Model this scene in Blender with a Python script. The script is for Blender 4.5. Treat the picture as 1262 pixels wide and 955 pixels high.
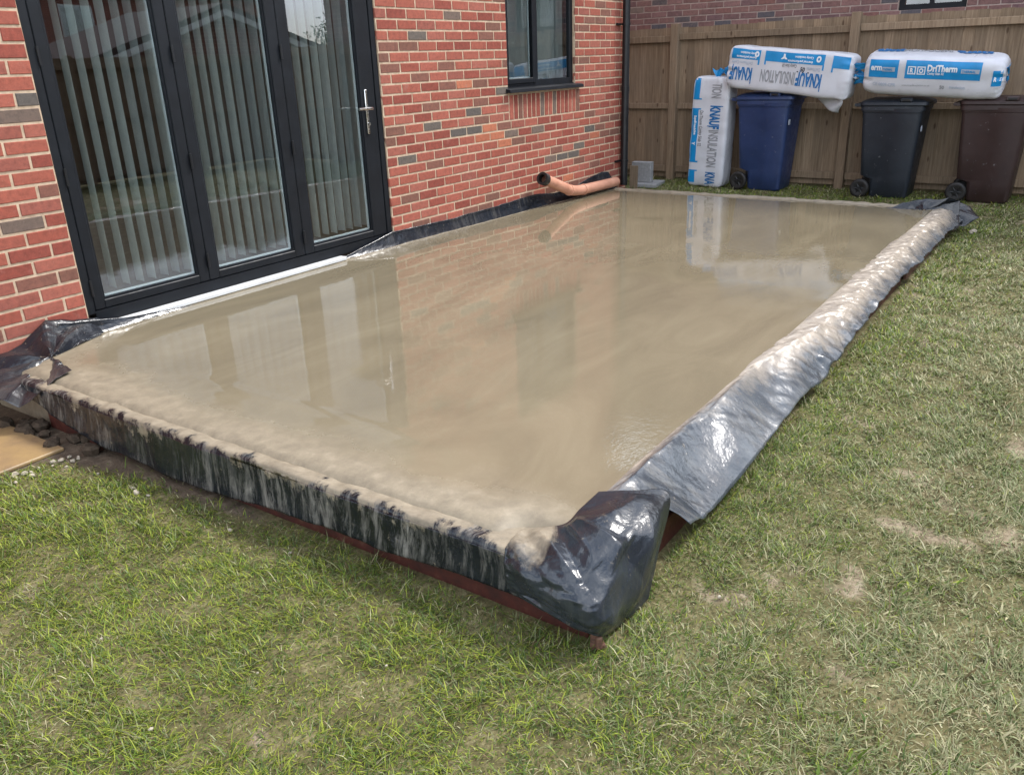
import bpy, math, random
import numpy as np
from mathutils import Vector, Matrix

# ------------------------------------------------------------------ clear
for o in list(bpy.data.objects):
    bpy.data.objects.remove(o)
scene = bpy.context.scene
C = scene.collection
random.seed(7)
rng = np.random.default_rng(11)
R = math.radians

# ------------------------------------------------------------------ camera
CAM = np.array([-4.9511, -4.4774, 1.5663])
YAW, PITCH, ROLL, FPX = 0.6117, -0.3777, -0.0360, 1016.32
cf = np.array([math.cos(YAW)*math.cos(PITCH), math.sin(YAW)*math.cos(PITCH), math.sin(PITCH)])
cr = np.array([math.sin(YAW), -math.cos(YAW), 0.0])
cu = np.cross(cr, cf)
cr, cu = cr*math.cos(ROLL)+cu*math.sin(ROLL), -cr*math.sin(ROLL)+cu*math.cos(ROLL)
cam_data = bpy.data.cameras.new('camera')
cam = bpy.data.objects.new('camera', cam_data)
C.objects.link(cam)
cam.matrix_world = Matrix(((cr[0], cu[0], -cf[0], CAM[0]), (cr[1], cu[1], -cf[1], CAM[1]),
                           (cr[2], cu[2], -cf[2], CAM[2]), (0, 0, 0, 1)))
cam_data.sensor_width = 36.0
cam_data.lens = FPX/1262*36
cam_data.clip_start = 0.05
cam_data.clip_end = 2000
scene.camera = cam

# ------------------------------------------------------------------ sky, sun, exposure
SUN_AZ, SUN_EL = R(-32), R(50)          # direction towards the sun, measured from +X
sdir = Vector((math.cos(SUN_AZ)*math.cos(SUN_EL), math.sin(SUN_AZ)*math.cos(SUN_EL), math.sin(SUN_EL)))
world = bpy.data.worlds.new('World')
scene.world = world
world.use_nodes = True
wn = world.node_tree.nodes; wl = world.node_tree.links
wn.clear()
w_out = wn.new('ShaderNodeOutputWorld'); w_bg = wn.new('ShaderNodeBackground')
w_sky = wn.new('ShaderNodeTexSky'); w_sky.sky_type = 'NISHITA'; w_sky.sun_disc = False
w_sky.sun_elevation = SUN_EL
w_sky.sun_rotation = math.atan2(sdir.x, sdir.y)
w_sky.air_density = 1.0; w_sky.dust_density = 1.6; w_sky.ozone_density = 1.0
w_tc = wn.new('ShaderNodeTexCoord'); w_map = wn.new('ShaderNodeMapping')
w_map.inputs['Scale'].default_value = (1.0, 1.0, 2.2)
w_noi = wn.new('ShaderNodeTexNoise'); w_noi.inputs['Scale'].default_value = 2.1
w_noi.inputs['Detail'].default_value = 7; w_noi.inputs['Roughness'].default_value = 0.58
w_ramp = wn.new('ShaderNodeValToRGB')
w_ramp.color_ramp.elements[0].position = 0.42; w_ramp.color_ramp.elements[1].position = 0.60
w_mix = wn.new('ShaderNodeMixRGB'); w_mix.inputs[2].default_value = (11.7, 12.3, 13.3, 1)
wl.new(w_tc.outputs['Generated'], w_map.inputs['Vector']); wl.new(w_map.outputs[0], w_noi.inputs['Vector'])
wl.new(w_noi.outputs['Fac'], w_ramp.inputs[0]); wl.new(w_ramp.outputs[0], w_mix.inputs[0])
wl.new(w_sky.outputs[0], w_mix.inputs[1]); wl.new(w_mix.outputs[0], w_bg.inputs['Color'])
w_bg.inputs['Strength'].default_value = 0.13
wl.new(w_bg.outputs[0], w_out.inputs['Surface'])
sun_data = bpy.data.lights.new('sun', 'SUN'); sun_data.energy = 2.0; sun_data.angle = R(9)
sun_data.color = (1.0, 0.97, 0.93)
sun = bpy.data.objects.new('sun', sun_data); C.objects.link(sun)
sun.location = (8, -6, 9)
sun.rotation_euler = sdir.to_track_quat('Z', 'Y').to_euler()
scene.view_settings.view_transform = 'Standard'
scene.view_settings.look = 'None'
scene.view_settings.exposure = 1.0
scene.view_settings.gamma = 1.0
scene.view_settings.use_curve_mapping = False
scene.render.resolution_x = 1024; scene.render.resolution_y = 774

# ------------------------------------------------------------------ helpers
def srgb(r, g, b):
    f = lambda c: (c/255/12.92) if c/255 <= 0.04045 else ((c/255+0.055)/1.055)**2.4
    return (f(r), f(g), f(b), 1.0)

def _hash(ix, iy, seed):
    h = (ix.astype(np.int64)*374761393 + iy.astype(np.int64)*668265263 + seed*982451653) & 0x7fffffff
    h = ((h ^ (h >> 13))*1274126177) & 0x7fffffff
    return ((h ^ (h >> 16)) & 0xffff)/65535.0

def vnoise(x, y, seed=0):
    x = np.asarray(x, float); y = np.asarray(y, float)
    x, y = np.broadcast_arrays(x, y)
    ix = np.floor(x); iy = np.floor(y); fx = x-ix; fy = y-iy
    fx = fx*fx*(3-2*fx); fy = fy*fy*(3-2*fy)
    a = _hash(ix, iy, seed); b = _hash(ix+1, iy, seed); c = _hash(ix, iy+1, seed); d = _hash(ix+1, iy+1, seed)
    return (a*(1-fx)+b*fx)*(1-fy)+(c*(1-fx)+d*fx)*fy

def fbm(x, y, seed=0, oct=4, rough=0.5):
    t = 0; amp = 1; tot = 0
    x = np.asarray(x, float); y = np.asarray(y, float)
    for i in range(oct):
        t = t+amp*vnoise(x*2**i, y*2**i, seed+i*17); tot += amp; amp *= rough
    return t/tot

def sstep(a, b, x):
    t = np.clip((np.asarray(x, float)-a)/(b-a), 0, 1)
    return t*t*(3-2*t)

class MB:
    """collects verts and faces, then links them as one mesh object"""
    def __init__(s): s.v = []; s.f = []
    def add(s, verts, faces):
        n = len(s.v); s.v += [tuple(map(float, q)) for q in verts]
        s.f += [tuple(i+n for i in q) for q in faces]; return s
    def box(s, x0, x1, y0, y1, z0, z1, bev=0.0):
        if bev <= 0:
            v = [(x, y, z) for z in (z0, z1) for y in (y0, y1) for x in (x0, x1)]
            return s.add(v, [(0, 2, 3, 1), (4, 5, 7, 6), (0, 1, 5, 4), (2, 6, 7, 3), (0, 4, 6, 2), (1, 3, 7, 5)])
        b = bev
        ring = lambda z, i: [(x0+i, y0+b, z), (x0+b, y0+i, z), (x1-b, y0+i, z), (x1-i, y0+b, z),
                             (x1-i, y1-b, z), (x1-b, y1-i, z), (x0+b, y1-i, z), (x0+i, y1-b, z)]
        rs = [ring(z0, b*0.9), ring(z0+b, 0), ring(z1-b, 0), ring(z1, b*0.9)]
        return s.loft(rs)
    def loft(s, rings, cap0=True, cap1=True, closed=True):
        n = len(rings[0]); v = [q for r in rings for q in r]; f = []
        for i in range(len(rings)-1):
            for j in range(n if closed else n-1):
                k = (j+1) % n
                f.append((i*n+j, i*n+k, (i+1)*n+k, (i+1)*n+j))
        if cap0: f.append(tuple(range(n-1, -1, -1)))
        if cap1: f.append(tuple((len(rings)-1)*n+j for j in range(n)))
        return s.add(v, f)
    def tube(s, pts, r, seg=14, caps=True):
        pts = [Vector(p) for p in pts]; rings = []
        rr = r if hasattr(r, '__len__') else [r]*len(pts)
        for i, p in enumerate(pts):
            t = (pts[min(i+1, len(pts)-1)]-pts[max(i-1, 0)]).normalized()
            a = t.orthogonal().normalized() if abs(t.z) > 0.95 else t.cross(Vector((0, 0, 1))).normalized()
            b = t.cross(a)
            rings.append([tuple(p+(a*math.cos(q)+b*math.sin(q))*rr[i]) for q in [2*math.pi*k/seg for k in range(seg)]])
        return s.loft(rings, caps, caps)
    def grid(s, P):
        """P: array (n, m, 3)"""
        n, m, _ = P.shape
        f = [(i*m+j, i*m+j+1, (i+1)*m+j+1, (i+1)*m+j) for i in range(n-1) for j in range(m-1)]
        return s.add(P.reshape(-1, 3), f)
    def mesh(s, name, smooth=False):
        me = bpy.data.meshes.new(name); me.from_pydata(s.v, [], s.f); me.update()
        if smooth: me.polygons.foreach_set('use_smooth', [True]*len(me.polygons))
        return me
    def build(s, name, mat, parent=None, smooth=False, loc=(0, 0, 0)):
        return link(name, s.mesh(name, smooth), mat, parent, loc)

def link(name, me, mat, parent=None, loc=(0, 0, 0)):
    o = bpy.data.objects.new(name, me); C.objects.link(o); o.location = loc
    if mat is not None and len(me.materials) == 0: me.materials.append(mat)
    if parent is not None: o.parent = parent
    return o

def empty(name, loc=(0, 0, 0)):
    o = bpy.data.objects.new(name, None); C.objects.link(o); o.location = loc
    o.empty_display_size = 0.1; return o

def tag(o, label=None, cat=None, group=None, kind=None):
    if label: o['label'] = label
    if cat: o['category'] = cat
    if group: o['group'] = group
    if kind: o['kind'] = kind
    return o

def autosmooth(o, ang=35):
    me = o.data; me.polygons.foreach_set('use_smooth', [True]*len(me.polygons))
    try: me.set_sharp_from_angle(angle=R(ang))
    except Exception: pass
    return o

def set_attr(me, name, arr, typ='FLOAT', dom='POINT'):
    a = me.attributes.new(name, typ, dom)
    a.data.foreach_set('value' if typ == 'FLOAT' else 'color', np.asarray(arr, np.float32).ravel())

# ------------------------------------------------------------------ materials
class NT:
    def __init__(s, name):
        s.m = bpy.data.materials.new(name); s.m.use_nodes = True
        s.t = s.m.node_tree; s.n = s.t.nodes; s.l = s.t.links
        s.b = s.n['Principled BSDF']; s.out = s.n['Material Output']
    def new(s, t, **k):
        n = s.n.new(t)
        for a, v in k.items(): setattr(n, a, v)
        return n
    def pos(s):
        return s.new('ShaderNodeNewGeometry').outputs['Position']
    def objc(s):
        return s.new('ShaderNodeTexCoord').outputs['Object']
    def mapv(s, vec, scale=(1, 1, 1)):
        m = s.new('ShaderNodeMapping'); m.inputs['Scale'].default_value = scale
        s.l.new(vec, m.inputs['Vector']); return m.outputs[0]
    def noise(s, vec, scale, detail=4, rough=0.55, dist=0.0):
        n = s.new('ShaderNodeTexNoise'); n.inputs['Scale'].default_value = scale
        n.inputs['Detail'].default_value = detail; n.inputs['Roughness'].default_value = rough
        n.inputs['Distortion'].default_value = dist
        s.l.new(vec, n.inputs['Vector']); return n.outputs['Fac']
    def ramp(s, fac, stops):
        r = s.new('ShaderNodeValToRGB'); e = r.color_ramp.elements
        while len(e) < len(stops): e.new(0.5)
        for i, (p, c) in enumerate(stops):
            e[i].position = p
            e[i].color = c if hasattr(c, '__len__') else (c, c, c, 1)
        s.l.new(fac, r.inputs[0]); return r.outputs[0]
    def mix(s, fac, a, b, mode='MIX'):
        n = s.new('ShaderNodeMixRGB', blend_type=mode)
        for i, q in enumerate((fac, a, b)):
            if hasattr(q, 'links') or hasattr(q, 'is_linked'): s.l.new(q, n.inputs[i])
            else: n.inputs[i].default_value = q
        return n.outputs[0]
    def math(s, op, a, b=0.0, c=None, clamp=False):
        n = s.new('ShaderNodeMath', operation=op); n.use_clamp = clamp
        for i, q in enumerate((a, b) if c is None else (a, b, c)):
            if hasattr(q, 'is_linked'): s.l.new(q, n.inputs[i])
            else: n.inputs[i].default_value = q
        return n.outputs[0]
    def attr(s, name):
        n = s.new('ShaderNodeAttribute', attribute_name=name); return n
    def sep(s, vec):
        n = s.new('ShaderNodeSeparateXYZ'); s.l.new(vec, n.inputs[0]); return n.outputs
    def bump(s, h, strength=0.3, dist=0.01):
        n = s.new('ShaderNodeBump'); n.inputs['Strength'].default_value = strength
        n.inputs['Distance'].default_value = dist
        s.l.new(h, n.inputs['Height']); s.l.new(n.outputs[0], s.b.inputs['Normal'])
    def set(s, **k):
        for a, v in k.items():
            i = s.b.inputs[a.replace('_', ' ')]
            if hasattr(v, 'is_linked'): s.l.new(v, i)
            else: i.default_value = v
        return s

def plain(name, col, rough=0.5, metal=0.0, var=0.12, nscale=14, bump=0.0, spec=0.5):
    t = NT(name); f = t.noise(t.pos(), nscale, 5, 0.6)
    dark = tuple(c*(1-var) for c in col[:3])+(1,); lite = tuple(min(1, c*(1+var)) for c in col[:3])+(1,)
    t.set(Base_Color=t.ramp(f, [(0.3, dark), (0.7, lite)]), Metallic=metal, Specular_IOR_Level=spec)
    t.set(Roughness=t.ramp(t.noise(t.pos(), nscale*2.3, 4), [(0.3, max(0.02, rough-0.08)), (0.7, min(1, rough+0.08))]))
    if bump: t.bump(t.noise(t.pos(), nscale*6, 4), bump, 0.004)
    return t.m

M = {}
# brick: colour of each brick is its own attribute, mottled with fine noise
t = NT('brick_red'); a = t.attr('tint').outputs['Color']; p = t.pos()
n1 = t.noise(p, 34, 6, 0.7); n2 = t.noise(p, 160, 3, 0.6); n3 = t.noise(p, 9, 4, 0.6)
c = t.mix(0.55, a, t.ramp(n1, [(0.28, (0.42, 0.40, 0.40, 1)), (0.5, (1, 1, 1, 1)), (0.75, (1.55, 1.35, 1.25, 1))]), 'MULTIPLY')
c = t.mix(t.ramp(n2, [(0.63, 0), (0.78, 0.35)]), c, srgb(205, 175, 160))
c = t.mix(t.ramp(n3, [(0.62, 0), (0.8, 0.22)]), c, srgb(196, 170, 158))
t.set(Base_Color=c, Roughness=0.85, Specular_IOR_Level=0.25)
t.bump(t.mix(0.5, n1, n2), 0.55, 0.004); M['brick'] = t.m
t = NT('mortar'); p = t.pos()
t.set(Base_Color=t.ramp(t.noise(p, 22, 6, 0.65), [(0.3, srgb(166, 144, 122)), (0.7, srgb(208, 186, 160))]), Roughness=0.95, Specular_IOR_Level=0.1)
t.bump(t.noise(p, 220, 3), 0.5, 0.003); M['mortar'] = t.m
t = NT('mortar_old'); p = t.pos()
t.set(Base_Color=t.ramp(t.noise(p, 12, 5, 0.6), [(0.3, srgb(150, 132, 124)), (0.7, srgb(184, 166, 156))]), Roughness=0.95, Specular_IOR_Level=0.1)
M['mortar_old'] = t.m
# far brick faces that no camera near the garden resolves
t = NT('brick_far'); bt = t.new('ShaderNodeTexBrick'); sx = t.sep(t.pos())
cv = t.new('ShaderNodeCombineXYZ'); t.l.new(t.math('ADD', sx[0], sx[1]), cv.inputs[0]); t.l.new(sx[2], cv.inputs[1])
t.l.new(cv.outputs[0], bt.inputs['Vector'])
bt.inputs['Color1'].default_value = srgb(136, 74, 62); bt.inputs['Color2'].default_value = srgb(116, 66, 58)
bt.inputs['Mortar'].default_value = srgb(176, 156, 142); bt.inputs['Scale'].default_value = 1.0
bt.inputs['Brick Width'].default_value = 0.225; bt.inputs['Row Height'].default_value = 0.075
bt.inputs['Mortar Size'].default_value = 0.005
t.set(Base_Color=bt.outputs['Color'], Roughness=0.9); M['brick_far'] = t.m

t = NT('anthracite_paint'); p = t.pos()
t.set(Base_Color=t.ramp(t.noise(p, 7, 4), [(0.3, srgb(15, 18, 23)), (0.7, srgb(22, 26, 32))]),
      Roughness=t.ramp(t.noise(p, 30, 4), [(0.3, 0.42), (0.7, 0.55)]), Specular_IOR_Level=0.3); M['anthracite'] = t.m
M['gasket'] = plain('pale_spacer', srgb(205, 210, 212), 0.45, 0.0, 0.05)
M['white_upvc'] = plain('white_plastic', srgb(206, 208, 208), 0.42, 0, 0.07, 9)
M['chrome'] = plain('brushed_steel', (0.62, 0.62, 0.60, 1), 0.24, 1.0, 0.06)
M['blackplastic'] = plain('black_plastic', srgb(22, 23, 26), 0.38, 0, 0.2, 12)
t = NT('blind_fabric'); t.set(Base_Color=t.ramp(t.noise(t.pos(), 20, 3), [(0.3, srgb(186, 190, 190)), (0.7, srgb(202, 206, 204))]), Roughness=0.9)
tl = t.new('ShaderNodeBsdfTranslucent'); tl.inputs[0].default_value = srgb(192, 196, 194); ms = t.new('ShaderNodeMixShader'); ms.inputs[0].default_value = 0.45
t.l.new(t.b.outputs[0], ms.inputs[1]); t.l.new(tl.outputs[0], ms.inputs[2]); t.l.new(ms.outputs[0], t.out.inputs['Surface']); M['slat'] = t.m
M['room'] = plain('room_plaster', srgb(112, 104, 98), 0.9, 0, 0.05, 4)
M['roomfloor'] = plain('room_floor', srgb(96, 84, 76), 0.5, 0, 0.15, 5)
M['rooftile'] = plain('roof_tile', srgb(82, 66, 62), 0.85, 0, 0.25, 9, 0.3)

# glass: clear with the pane's own mirror reflection
t = NT('window_glass'); t.n.remove(t.b)
tr = t.new('ShaderNodeBsdfTransparent'); tr.inputs[0].default_value = (0.86, 0.90, 0.90, 1)
gl = t.new('ShaderNodeBsdfGlossy'); gl.inputs['Roughness'].default_value = 0.0
gl.inputs[0].default_value = (0.95, 0.97, 1, 1)
fr = t.new('ShaderNodeFresnel'); fr.inputs[0].default_value = 2.2
ms = t.new('ShaderNodeMixShader'); bp = t.new('ShaderNodeBump'); bp.inputs['Strength'].default_value = 0.02
bp.inputs['Distance'].default_value = 0.02
t.l.new(t.noise(t.pos(), 1.7, 1), bp.inputs['Height']); t.l.new(bp.outputs[0], gl.inputs['Normal'])
bf = t.new('ShaderNodeNewGeometry').outputs['Backfacing']
t.l.new(t.math('MULTIPLY', fr.outputs[0], t.math('SUBTRACT', 1.0, bf)), ms.inputs[0]); t.l.new(tr.outputs[0], ms.inputs[1]); t.l.new(gl.outputs[0], ms.inputs[2])
t.l.new(ms.outputs[0], t.out.inputs['Surface']); M['glass'] = t.m

# wet concrete
t = NT('wet_concrete'); p = t.pos(); sx = t.sep(p)
sw = t.noise(t.mapv(p, (0.5, 1.3, 1)), 1.6, 6, 0.6, 1.6)
dry = t.attr('dry').outputs['Fac']
fine = t.noise(p, 120, 4, 0.65)
col = t.ramp(sw, [(0.25, srgb(112, 103, 84)), (0.5, srgb(124, 114, 93)), (0.75, srgb(134, 124, 102))])
sand = t.ramp(t.noise(p, 16, 7, 0.7), [(0.3, srgb(118, 108, 91)), (0.55, srgb(138, 127, 107)), (0.75, srgb(158, 146, 126))])
drym = t.math('ADD', dry, t.math('MULTIPLY', t.math('SUBTRACT', t.noise(p, 3.6, 6, 0.7), 0.5), 0.9), clamp=True)
drym = t.ramp(drym, [(0.22, 0), (0.80, 1)])
col = t.mix(drym, col, sand)
col = t.mix(t.ramp(t.noise(p, 420, 2), [(0.68, 0), (0.74, 0.5)]), col, srgb(205, 196, 180))
rw = t.ramp(t.noise(t.mapv(p, (1, 1.7, 1)), 2.3, 6, 0.62, 1.0), [(0.36, 0.012), (0.58, 0.03), (0.76, 0.16)])
t.set(Base_Color=col, Roughness=t.mix(drym, rw, (0.62, 0.62, 0.62, 1)), IOR=1.50, Specular_IOR_Level=0.5)
h = t.mix(drym, t.mix(0.35, t.noise(t.mapv(p, (1, 1.8, 1)), 3.2, 4, 0.5, 0.8), t.noise(p, 20, 2, 0.5)),
          t.math('MULTIPLY', t.mix(0.5, t.noise(p, 40, 6, 0.7), fine), 3.5))
h = t.math('ADD', h, t.math('MULTIPLY', t.math('MULTIPLY', t.attr('ripple').outputs['Fac'], t.noise(t.mapv(p, (1, 1.6, 1)), 34, 3, 0.6, 0.5)), 1.6))
t.bump(h, 0.040, 0.02); M['concrete'] = t.m

# black polythene, splashed with slurry where it was poured over
def poly(name, thr0, thr1, wet, drip=26.0, pale=0, filmk=0.55, clus=(0.40, 0.62), amp=0.85, cols=((18, 21, 26), (28, 33, 41)), sp=0.6, blk=0.7):
    t = NT(name); p = t.pos(); uv = t.new('ShaderNodeUVMap').outputs['UV'] if hasattr(t.new('ShaderNodeUVMap').outputs, '__getitem__') else None
    sx = t.sep(uv)
    streak = t.noise(t.mapv(uv, (drip, 1.6, 1)), 1.0, 6, 0.7, 0.3)
    blot = t.noise(p, 5, 6, 0.7)
    lim = t.math('ADD', sx[1], t.math('ADD', t.math('MULTIPLY', t.math('SUBTRACT', streak, 0.5), amp),
                                      t.math('MULTIPLY', t.math('SUBTRACT', blot, 0.5), blk)))
    m = t.ramp(lim, [(thr0, 1), (thr1, 0)])
    film = t.ramp(t.noise(t.mapv(uv, (drip*1.7, 1.5, 1)), 1.0, 7, 0.78, 0.4), [(0.47, 0), (0.66, filmk)])
    film = t.math('MULTIPLY', film, t.ramp(t.noise(p, 2.6, 5, 0.65), [(clus[0], 0.06), (clus[1], 1)]))
    splash = t.ramp(t.noise(p, 30, 5, 0.72), [(0.64, 0), (0.70, 0.8)])
    base = t.ramp(t.noise(p, 3, 4), [(0.3, srgb(*cols[0])), (0.7, srgb(*cols[1]))])
    slurry = t.ramp(t.noise(p, 14, 6, 0.7), [(0.3, srgb(120+pale*2, 110+pale*2, 93+pale*2.4)), (0.7, srgb(158+pale*2, 146+pale*2, 126+pale*2.4))])
    c = t.mix(film, base, srgb(150, 146, 138))
    c = t.mix(t.math('MULTIPLY', splash, 0.6), c, slurry)
    c = t.mix(m, c, slurry)
    rr = t.ramp(t.noise(p, 9, 5, 0.6), [(0.3, 0.15), (0.7, 0.30)])
    t.set(Base_Color=c, Roughness=t.mix(m, rr, (wet, wet, wet, 1)), IOR=1.5, Specular_IOR_Level=sp)
    t.bump(t.mix(m, t.noise(p, 22, 4, 0.6), t.noise(p, 38, 6, 0.72)), 0.35, 0.012)
    return t.m
M['poly_front'] = poly('black_polythene_front', 0.50, 0.60, 0.5, 13, 0, 0.85, amp=0.60, sp=0.4, blk=1.25)
M['poly_side'] = poly('black_polythene_side', 0.28, 0.70, 0.20, 5, 10, 0.45, cols=((48, 54, 61), (82, 89, 96)))  # base paler than the black sheet: thin dust plus painted-in sun glare
M['poly_plain'] = poly('black_polythene', -0.6, -0.4, 0.4, 8, 0, 0.18)
M['poly_corner'] = poly('black_polythene_corner', 0.36, 0.56, 0.4, 5, 0, 0.15, cols=((22, 26, 31), (40, 46, 54)))  # base lightened to paint in the skylight falling on this flap
M['poly_muddy'] = poly('muddy_polythene', 0.75, 0.95, 0.5)

# formwork, timber, pipes, stone
t = NT('red_oxide_steel'); p = t.pos()
t.set(Base_Color=t.ramp(t.noise(p, 11, 6, 0.7), [(0.3, srgb(44, 24, 20)), (0.55, srgb(76, 34, 25)), (0.74, srgb(98, 74, 58))]), Roughness=0.6)
t.bump(t.noise(p, 60, 4), 0.3, 0.004); M['redsteel'] = t.m
t = NT('dirty_board'); p = t.pos()
t.set(Base_Color=t.ramp(t.noise(t.mapv(p, (2, 9, 30)), 3, 6, 0.7), [(0.3, srgb(70, 48, 38)), (0.55, srgb(104, 72, 56)), (0.8, srgb(128, 108, 88))]), Roughness=0.8)
M['board'] = t.m
t = NT('weathered_softwood'); p = t.pos(); oi = t.new('ShaderNodeObjectInfo').outputs['Random']
ob = t.objc()
cm = t.new('ShaderNodeCombineXYZ'); t.l.new(t.math('MULTIPLY', oi, 37), cm.inputs[1]); t.l.new(t.math('MULTIPLY', oi, 11), cm.inputs[2])
va = t.new('ShaderNodeVectorMath', operation='ADD'); t.l.new(p, va.inputs[0]); t.l.new(cm.outputs[0], va.inputs[1])
grain = t.noise(t.mapv(va.outputs[0], (26, 26, 1.3)), 2.2, 6, 0.65, 0.6)
blot = t.noise(va.outputs[0], 2.6, 5, 0.6)
c = t.ramp(grain, [(0.25, srgb(112, 90, 66)), (0.5, srgb(146, 121, 92)), (0.75, srgb(170, 146, 115))])
c = t.mix(t.ramp(blot, [(0.35, 0.0), (0.7, 0.5)]), c, srgb(128, 111, 92))
kn = t.new('ShaderNodeTexVoronoi'); kn.inputs['Scale'].default_value = 1.0
t.l.new(t.mapv(va.outputs[0], (9, 9, 3.2)), kn.inputs['Vector'])
c = t.mix(t.ramp(kn.outputs['Distance'], [(0.07, 0.75), (0.14, 0)]), c, srgb(84, 60, 42))
hs = t.new('ShaderNodeHueSaturation'); t.l.new(c, hs.inputs['Color'])
t.l.new(t.math('MULTIPLY_ADD', oi, 0.30, 0.74), hs.inputs['Value']); hs.inputs['Saturation'].default_value = 0.86
t.set(Base_Color=hs.outputs[0], Roughness=0.85, Specular_IOR_Level=0.25); t.bump(grain, 0.35, 0.004); M['wood'] = t.m
t = NT('terracotta_plastic'); p = t.pos()
t.set(Base_Color=t.ramp(t.noise(p, 7, 6, 0.7), [(0.3, srgb(178, 122, 98)), (0.6, srgb(204, 150, 124)), (0.8, srgb(210, 178, 158))]), Roughness=0.5)
M['terracotta'] = t.m
M['rubber'] = plain('black_rubber', srgb(28, 26, 25), 0.55, 0, 0.3, 20)
M['block'] = plain('grey_concrete_block', srgb(150, 150, 150), 0.95, 0, 0.14, 30, 0.6, 0.2)
M['stone'] = plain('pale_stone', srgb(168, 158, 140), 0.85, 0, 0.25, 40, 0.3)
t = NT('sandstone_paving'); p = t.pos()
t.set(Base_Color=t.ramp(t.noise(p, 5.0, 7, 0.7, 0.3), [(0.25, srgb(110, 93, 74)), (0.5, srgb(142, 118, 84)), (0.75, srgb(158, 132, 88))]), Roughness=0.5)
t.bump(t.noise(p, 40, 5), 0.25, 0.004); M['paving'] = t.m
# packs
M['packfilm'] = plain('white_pack_film', srgb(206, 207, 213), 0.34, 0, 0.05, 6, 0.25)
M['packfilm_grey'] = plain('grey_pack_film', srgb(176, 178, 182), 0.36, 0, 0.1, 14, 0.4)
M['packblue'] = plain('printed_blue', srgb(20, 138, 200), 0.36, 0, 0.10, 8)
M['packblue_dark'] = plain('printed_dark_blue', srgb(30, 108, 168), 0.38, 0, 0.08, 8)
M['printgrey'] = plain('printed_grey', srgb(146, 148, 152), 0.4, 0, 0.08, 8)
M['printpale'] = plain('printed_pale_grey', srgb(172, 182, 196), 0.4, 0, 0.06, 8)
M['printwhite'] = plain('printed_white', srgb(232, 236, 240), 0.4, 0, 0.03, 8)
M['printblack'] = plain('printed_black', srgb(52, 52, 58), 0.5, 0, 0.1, 8)
def binplastic(name, col):
    t = NT(name); p = t.pos(); d = tuple(c*0.75 for c in col[:3])+(1,)
    c = t.ramp(t.noise(p, 6, 5, 0.6), [(0.3, d), (0.7, col)])
    c = t.mix(t.ramp(t.noise(p, 26, 4, 0.7), [(0.66, 0), (0.72, 0.55)]), c, srgb(150, 152, 156))
    t.set(Base_Color=c, Roughness=t.ramp(t.noise(p, 16, 5), [(0.3, 0.38), (0.7, 0.6)])); t.bump(t.noise(p, 90, 3), 0.1, 0.003)
    return t.m
M['bin_blue'] = binplastic('blue_bin_plastic', srgb(44, 62, 104))
M['bin_black'] = binplastic('black_bin_plastic', srgb(40, 46, 55))
M['bin_brown'] = binplastic('brown_bin_plastic', srgb(60, 44, 43))

# ground and grass
t = NT('lawn_soil'); p = t.pos(); bare = t.attr('bare').outputs['Fac']; mud = t.attr('mud').outputs['Fac']
turf = t.ramp(t.mix(0.5, t.noise(p, 60, 6, 0.75), t.noise(p, 9, 5, 0.7)), [(0.34, srgb(60, 56, 36)), (0.5, srgb(98, 92, 60)), (0.66, srgb(142, 132, 98))])
soil = t.ramp(t.noise(p, 24, 7, 0.7), [(0.25, srgb(96, 84, 66)), (0.5, srgb(134, 120, 98)), (0.75, srgb(170, 158, 136))])
wetm = t.ramp(t.noise(p, 18, 6, 0.7), [(0.25, srgb(62, 54, 46)), (0.55, srgb(100, 88, 74)), (0.78, srgb(130, 118, 100))])
c = t.mix(t.ramp(bare, [(0.25, 0), (0.6, 1)]), turf, soil); c = t.mix(t.ramp(mud, [(0.3, 0), (0.6, 1)]), c, wetm)
t.set(Base_Color=c, Roughness=t.mix(mud, (0.95, 0.95, 0.95, 1), (0.55, 0.55, 0.55, 1)), Specular_IOR_Level=0.25)
t.bump(t.mix(0.5, t.noise(p, 60, 6, 0.7), t.noise(p, 14, 5, 0.7)), 0.8, 0.02); M['ground'] = t.m
t = NT('grass_blade'); a = t.attr('tint').outputs['Color']
t.set(Base_Color=a, Roughness=0.5, Specular_IOR_Level=0.3)
tl = t.new('ShaderNodeBsdfTranslucent'); t.l.new(a, tl.inputs[0])
ms = t.new('ShaderNodeMixShader'); ms.inputs[0].default_value = 0.28
t.l.new(t.b.outputs[0], ms.inputs[1]); t.l.new(tl.outputs[0], ms.inputs[2]); t.l.new(ms.outputs[0], t.out.inputs['Surface'])
M['grass'] = t.m
t = NT('leaf'); a = t.attr('tint').outputs['Color']; t.set(Base_Color=a, Roughness=0.55); M['leaf'] = t.m
M['bark'] = plain('bark', srgb(92, 78, 64), 0.9, 0, 0.25, 12, 0.5)

# ------------------------------------------------------------------ dimensions (metres; wall face y=0, lawn z=0)
DOOR = (-2.652, -0.1175, 0.315, 2.43)
WIN = (1.54, 2.74, 1.30, 2.43)
CORNER = 3.89
BH, BL = 0.075, 0.225
def slab_z(x): return 0.232-0.0125*np.maximum(0, x)

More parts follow.
